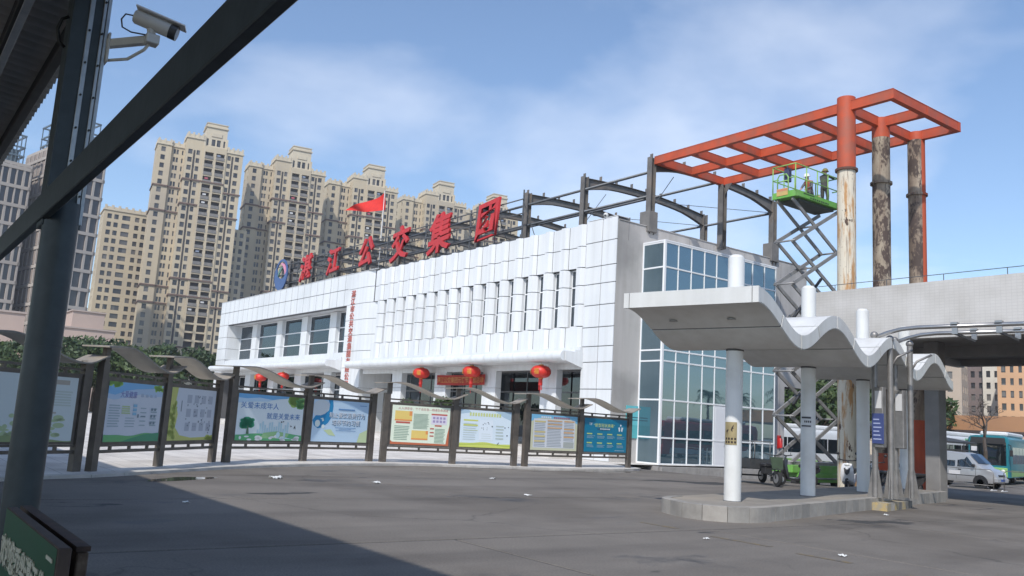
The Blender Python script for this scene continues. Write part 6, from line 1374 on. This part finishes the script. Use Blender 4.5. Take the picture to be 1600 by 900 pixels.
def bus(label,loc,rz,body,front,L_=10.5,group='buses in the yard',skirt=None):
    t=thing('city_bus',label,'bus',loc,rz,group); h=3.05; w=1.25; bm_=M(*body); fm=M(*front); m=MB()
    # rounded-section body lofted along x (front at +x)
    def sec(x,k,zs=.35): 
        P=[(w*k,zs),(w*k,2.55),(w*k*.97,2.85),(w*k*.88,h-.06),(w*k*.6,h)]; return [(x,y,z) for y,z in P]+[(x,-y,z) for y,z in reversed(P)]
    R=[sec(-L_/2,.93),sec(-L_/2+.25,1),sec(L_/2-.45,1),sec(L_/2-.12,.97),sec(L_/2,.90)]; n=10
    m.add([p for r in R for p in r],[(i*n+k,i*n+(k+1)%n,(i+1)*n+(k+1)%n,(i+1)*n+k) for i in range(4) for k in range(n)]+[tuple(range(n)),tuple(4*n+k for k in range(n))]); m.build('body',bm_,t,world=False,fixn=True,auto=30)
    m=MB(); m.bbox(-L_/2+1.2,L_/2-2.2,-.85,.85,h,h+.32,.10); m.build('roof_unit',M('bus_roof_white',(.68,.68,.67),(.6,.6,.59),1,.5),t,world=False)
    f=L_/2
    m=MB(); m.add([(f+.012,-1.06,1.12),(f+.012,1.06,1.12),(f+.015,1.07,2.62),(f+.015,-1.07,2.62)],[(0,1,2,3)]); m.build('windscreen',vglass,t,world=False)
    m=MB(); m.add([(f+.018,-1.07,2.52),(f+.018,1.07,2.52),(f+.005,1.0,2.92),(f+.005,-1.0,2.92)],[(0,1,2,3)]); m.build('destination_box',blk,t,world=False)
    m=MB(); m.bbox(f-.05,f+.06,-1.12,1.12,.36,.98,.04); m.build('front_panel',fm,t,world=False)
    for s in (1,-1):
        m=MB(); m.sph((f+.03,s*.86,.78),.12,12,8,.5,1.2,.9); m.build('headlight',lamp,t,world=False,smooth=True)
        m=MB(); m.tube([(f,s*1.2,2.5),(f+.25,s*1.38,2.45),(f+.28,s*1.40,2.1)],.03,6); m.bbox(f+.20,f+.34,s*1.40-.09,s*1.40+.09,1.75,2.15,.02); m.build('mirror',blk,t,world=False)
        k=6
        for i in range(k):
            xa=-L_/2+.7+(L_-1.9)*i/k; xb=-L_/2+.7+(L_-1.9)*(i+1)/k-.08; g=MB(); g.quad(*[(x,s*(w+.006),z) for x,z in (((xa,1.25),(xb,1.25),(xb,2.35),(xa,2.35)) if s<0 else ((xb,1.25),(xa,1.25),(xa,2.35),(xb,2.35)))]); g.build('side_window',vglass,t,world=False)
        if skirt: g=MB(); g.quad(*[(x,s*(w+.005),z) for x,z in ((-L_/2+.4,.40),(L_/2-.6,.40),(L_/2-.6,.85),(-L_/2+.4,.62))]); g.build('skirt_stripe',M(*skirt),t,world=False)
        for x in (-L_/2+2.6,L_/2-2.2): wheel(t,x,s*1.08,.46,.28,rims)
    m=MB(); m.box(f+.062,f+.066,-.25,.25,.45,.58); m.build('number_plate',plate,t,world=False); m=MB(); m.box(f+.02,f+.025,-1.0,-.65,2.0,2.3); m.build('window_card',M('card_white',(.6,.6,.62)),t,world=False); return t
green=('bus_green',(.28,.50,.16),(.24,.44,.15),.8,.35); teal=('bus_teal',(.016,.20,.25),(.014,.17,.21),.8,.35); wb_=('bus_white',(.66,.67,.67),(.6,.61,.61),.8,.35)
bus('green-fronted teal city bus behind the silver minivan, facing the viewer',(-28.75,65.6,-.35),radians(-75),teal,green,skirt=green)
bus('teal city bus behind and right of the green-fronted bus',(-24.0,75.5,-.35),radians(-75),teal,teal)
bus('white-roofed bus behind the bare tree',(-34.5,70,-.35),radians(-90+4),wb_,wb_,skirt=green)
bus('white bus behind the scissor arms beside the grey wall',(-40.5,58.5,-.5),radians(-90-8),wb_,wb_,skirt=green)
bus('green and white bus behind the charging posts',(-33.5,75,-.5),radians(-90),('bus_mint',(.16,.36,.22),(.14,.32,.2),.8,.4),wb_)
# red coach and palms to the right of the frame, seen as reflections in the glass bay
bus('red and white coach to the right, mirrored in the glass bay',(-9.5,58,-.4),radians(-90+2),('coach_red',(.50,.05,.05),(.44,.05,.05),.8,.35),('coach_red',(.50,.05,.05)),11.5,None,('coach_white',(.65,.65,.65)))
def palm(label,loc,h,seed):
    r=random.Random(seed); t=thing('palm_tree',label,'tree',loc,0,'palms mirrored in the glass bay'); m=MB(); m.tube([(0,0,-.4),(.1,0,h*.5),(.15,.1,h)],[.2,.16,.14],10); m.build('trunk',bark,t,world=False); m=MB()
    for k in range(20):
        a=2*pi*k/20+r.random()*.3; e=r.uniform(-.2,1.0); L_=2.1; pts=[]
        for i in range(7): q=i/6; pts.append(Vector((.15+cos(a)*cos(e)*L_*q,.1+sin(a)*cos(e)*L_*q,h+sin(e)*L_*q-1.3*q*q)))
        for i in range(6):
            d=(pts[i+1]-pts[i]).normalized(); s_=d.cross(Vector((0,0,1))).normalized()
            for sg in (-1,1):
                for j in range(2):
                    p=pts[i].lerp(pts[i+1],j/2); m.add([p,p+d*.12,p+s_*sg*.45+d*.35-Vector((0,0,.2))],[(0,1,2)])
    m.build('fronds',leafm[1],t,world=False)
for k,(x,y) in enumerate(((-12,74),(-4,77),(4,80),(11,83))): palm(('palm farthest left in the row mirrored in the glass bay','second palm of the row mirrored in the glass bay','third palm of the row mirrored in the glass bay','palm farthest right in the row mirrored in the glass bay')[k],(x,y,-.4),6.5+.5*(k%2),k)
# long orange-roofed shelter
sh=thing('long_bus_shelter','long bus shelter with orange-brown roof edge behind the buses','shelter',(-35,84,-.4)); m=MB(); m.box(-75,5,80,80.3,3.45,4.75); m.box(-75,5,80.3,92,4.5,4.75); m.build('roof',M('shelter_orange',(.42,.22,.11),(.36,.19,.10),.3,.7),sh); m=MB(); m.box(-75,5,79.9,80.35,3.2,3.45); m.box(-75,5,80.3,91.9,3.3,4.45); m.build('soffit',M('shelter_dark',(.07,.055,.05)),sh)
for k in range(9): 
    m=MB(); m.tube([(-72+9*k,83,-.5),(-72+9*k,83,3.4)],.16,12); m.build('post',M('shelter_post',(.5,.5,.5)),sh)
# barrier rails in front of the van, awning
for i,(x0,x1,lab) in enumerate(((-22.9,-20.5,'low steel crowd barrier in front of the silver minivan'),(-20.0,-18.4,'low steel crowd barrier right of the silver minivan'))):
    t=thing('crowd_barrier',lab,'barrier',((x0+x1)/2,45.8,-.3),0,'steel crowd barriers'); m=MB(); m.tube([(x0,45.8,-.3),(x0,45.8,.6),(x0+.12,45.8,.72),(x1-.12,45.8,.72),(x1,45.8,.6),(x1,45.8,-.3)],.02,8); m.build('frame',stain_d,t,smooth=True); m=MB(); m.tube([(x0,45.8,-.05),(x1,45.8,-.05)],.016,8); m.build('lower_rail',stain_d,t,smooth=True)
    m=MB()
    for x in (x0,x1): m.bar((x,45.5,-.27),(x,46.1,-.27),.06,.04); m.sph((x,45.6,-.26),.05,8,6)
    m.each('foot',M('foot_white',(.6,.6,.6)),t)
aw=thing('dark_awning','dark sloping awning roof edge above the silver minivan','awning',(-29,52,2)); m=MB(); m.prism([(0,0),(7.5,-.75),(7.5,-.65),(0,.42)],(-33,51.5,2.75),(1,0,0),(0,0,1),(0,1,0),3.5); m.build('canvas',M('awning_dark',(.035,.037,.04),(.05,.05,.05),1,.7),aw,fixn=True); m=MB()
for x,z in ((-32.5,2.75),(-27.2,2.1)): m.tube([(x,53,-.4),(x,53,z)],.05,8)
m.each('pole',blk,aw)
# ---------------------------------------------------------------- scooters and cargo tricycle by the island
def scooter(label,loc,rz,white_):
    t=thing('electric_scooter',label,'scooter',loc,rz,'parked electric scooters'); bm_=M('scooter_white',(.66,.66,.66),rough=.3,coat=.5) if white_ else M('scooter_black',(.03,.03,.033),rough=.3,coat=.5)
    for x in (-.58,.62):
        m=MB(); m.tube([(x,-.05,.22),(x,-.03,.22),(x,.03,.22),(x,.05,.22)],[.17,.22,.22,.17],20); wo=m.build('wheel',tyre,t,world=False,auto=40); m=MB(); m.tube([(x,-.055,.22),(x,.055,.22)],.12,14); m.build('rim',rims,wo,world=False)
    # leg shield, floor, seat tail, as lofted shells
    m=MB(); V=[];pr=[(.50,.95,.16),(.56,.75,.22),(.52,.5,.24),(.44,.30,.20),(.1,.26,.18),(-.12,.30,.18),(-.2,.55,.17),(-.5,.62,.19),(-.86,.66,.12)]; pb=[(.38,.93,.10),(.44,.72,.18),(.40,.48,.2),(.34,.22,.18),(.1,.18,.16),(-.12,.20,.16),(-.3,.30,.15),(-.5,.38,.17),(-.84,.54,.10)]
    for (x,z,w),(x2,z2,w2) in zip(pr,pb): V+=[(x,-w,z),(x+.03 if x>.3 else x,0,z+.03),(x,w,z),(x2,w2,z2),(x2,-w2,z2)]
    n=5; m.add(V,[(i*n+k,i*n+(k+1)%n,(i+1)*n+(k+1)%n,(i+1)*n+k) for i in range(8) for k in range(n)]+[tuple(range(n)),tuple(8*n+k for k in range(n))]); m.build('body',bm_,t,world=False,fixn=True,auto=40)
    m=MB(); m.bbox(-.82,-.12,-.15,.15,.66,.78,.03); m.build('seat',blk,t,world=False); m=MB(); m.tube([(.46,0,.9),(.40,0,1.08)],.03,8); m.tube([(.34,-.34,1.10),(.42,-.15,1.07),(.42,.15,1.07),(.34,.34,1.10)],.018,8); m.build('handlebar',blk,t,world=False,smooth=True)
    m=MB(); m.add([(.578,-.11,.80),(.578,.11,.80),(.60,.08,.62),(.60,0,.54),(.60,-.08,.62)],[(0,1,2,3,4)]); m.build('front_badge',blk if white_ else lamp,t,world=False); m=MB(); m.sph((.56,0,.92),.07,10,6,.6,1.3,.8); m.build('headlight',lamp,t,world=False,smooth=True)
    m=MB()
    for s in (1,-1): m.tube([(.38,s*.28,1.1),(.36,s*.34,1.28)],.008,5); m.sph((.35,s*.36,1.32),.06,8,6,.3,1,.8)
    m.each('mirror',blk,t,world=False,smooth=True); m=MB(); m.bar((.62,-.07,.36),(.62,.07,.36),.26,.03); m.build('mudguard',bm_,t,world=False)
scooter('white-fronted electric scooter facing the viewer before the first rusty column',(-18.2,29.4,gh(-18.2,29.4)),radians(-68),True)
scooter('black electric scooter parked close beside the white-fronted scooter',(-17.4,29.9,gh(-17.4,29.9)),radians(-75),False)
scooter('black electric scooter parked behind the second canopy column',(-19.2,27.6,gh(-19.2,27.6)),radians(-120),False)
scooter('black electric scooter parked between the white-fronted scooter and the lift chassis',(-19.0,30.6,gh(-19,30.6)),radians(-60),False)
scooter('black electric scooter parked just left of the charging posts',(-16.6,30.6,gh(-16.6,30.6)),radians(-95),False)
scooter('black electric scooter half hidden by the third canopy column',(-16.9,28.6,gh(-16.9,28.6)),radians(-80),False)
tr=thing('cargo_tricycle','dark electric cargo tricycle with open rear bed beside the second canopy column','tricycle',(-19.6,26.2,gh(-19.6,26.2)),radians(-25)); dkm=M('tricycle_dark',(.035,.04,.045),(.05,.05,.05),4,.5); m=MB()
m.box(-1.5,-.05,-.48,.48,.52,.56); 
for s in (-1,1): m.box(-1.5,-.05,s*.48-.015,s*.48+.015,.56,.86)
m.box(-1.515,-1.485,-.48,.48,.56,.86); m.box(-.065,-.035,-.48,.48,.56,.86); m.build('cargo_bed',dkm,tr,world=False)
for x,y in ((-1.0,-.50),(-1.0,.50),(1.0,0)): wheel(tr,x,y,.27,.11,rims)
m=MB(); m.tube([(-1.0,-.5,.27),(-1.0,.5,.27)],.03,8); m.tube([(-.05,0,.45),(.55,0,.35),(.85,0,.5)],.035,8); m.tube([(1.0,.08,.27),(.86,.06,.75),(.78,0,1.05)],.025,8); m.tube([(1.0,-.08,.27),(.86,-.06,.75),(.78,0,1.05)],.025,8); m.tube([(.62,-.36,1.12),(.78,-.1,1.06),(.78,.1,1.06),(.62,.36,1.12)],.018,8); m.each('frame',dkm,tr,world=False,smooth=True)
m=MB(); m.bbox(.02,.42,-.17,.17,.62,.76,.04); m.bbox(.06,.38,-.14,.14,.38,.62,.02); m.build('seat',blk,tr,world=False); m=MB(); m.add([(.92,-.24,1.0),(.92,.24,1.0),(1.02,.2,.6),(1.02,-.2,.6),(.88,-.24,1.0),(.88,.24,1.0),(.98,.2,.6),(.98,-.2,.6)],[(0,1,2,3),(7,6,5,4),(0,4,5,1),(1,5,6,2),(2,6,7,3),(3,7,4,0)]); m.build('front_shield',M('shield_green',(.05,.08,.045),(.04,.06,.035),5,.5),tr,world=False,fixn=True); m=MB(); m.bar((1.0,-.09,.58),(1.0,.09,.58),.36,.03); m.build('mudguard',dkm,tr,world=False)
m=MB()
for s in (-.3,.3): m.tube([(-1.45,s,.86),(-1.45,s,1.5),(-.1,s,1.5),(-.1,s,.86)],.016,6)
m.tube([(-1.45,-.3,1.5),(-1.45,.3,1.5)],.016,6); m.tube([(-.1,-.3,1.5),(-.1,.3,1.5)],.016,6); m.build('bed_rack',stain_d,tr,world=False,smooth=True)
# white garden fence panel behind the lift
t=thing('white_fence_panel','short white picket fence panel behind the lift chassis','fence',(-25,41,-.4))
for k in range(9):
    m=MB(); m.bar((-26.4+.32*k,41,-.4),(-26.4+.32*k,41,.85),.06,.05); m.build('picket',M('fence_white',(.62,.62,.62),rough=.5),t)
m=MB(); m.box(-26.5,-23.8,41.02,41.06,.0,.06); m.box(-26.5,-23.8,41.02,41.06,.62,.68); m.build('rail',MATS['fence_white'],t)
# ================================================================ thin air haze
hm=bpy.data.materials.new('air_haze'); hm.use_nodes=True; t=hm.node_tree; t.nodes.clear(); o=t.nodes.new('ShaderNodeOutputMaterial'); v=t.nodes.new('ShaderNodeVolumePrincipled'); v.inputs['Color'].default_value=(.93,.95,1,1); v.inputs['Density'].default_value=.00036; v.inputs['Anisotropy'].default_value=.2; t.links.new(v.outputs[0],o.inputs['Volume'])
m=MB(); m.box(-420,60,-60,420,-2.6,124); hz=m.build('haze',hm); hz['kind']='stuff'
bpy.context.view_layer.update()
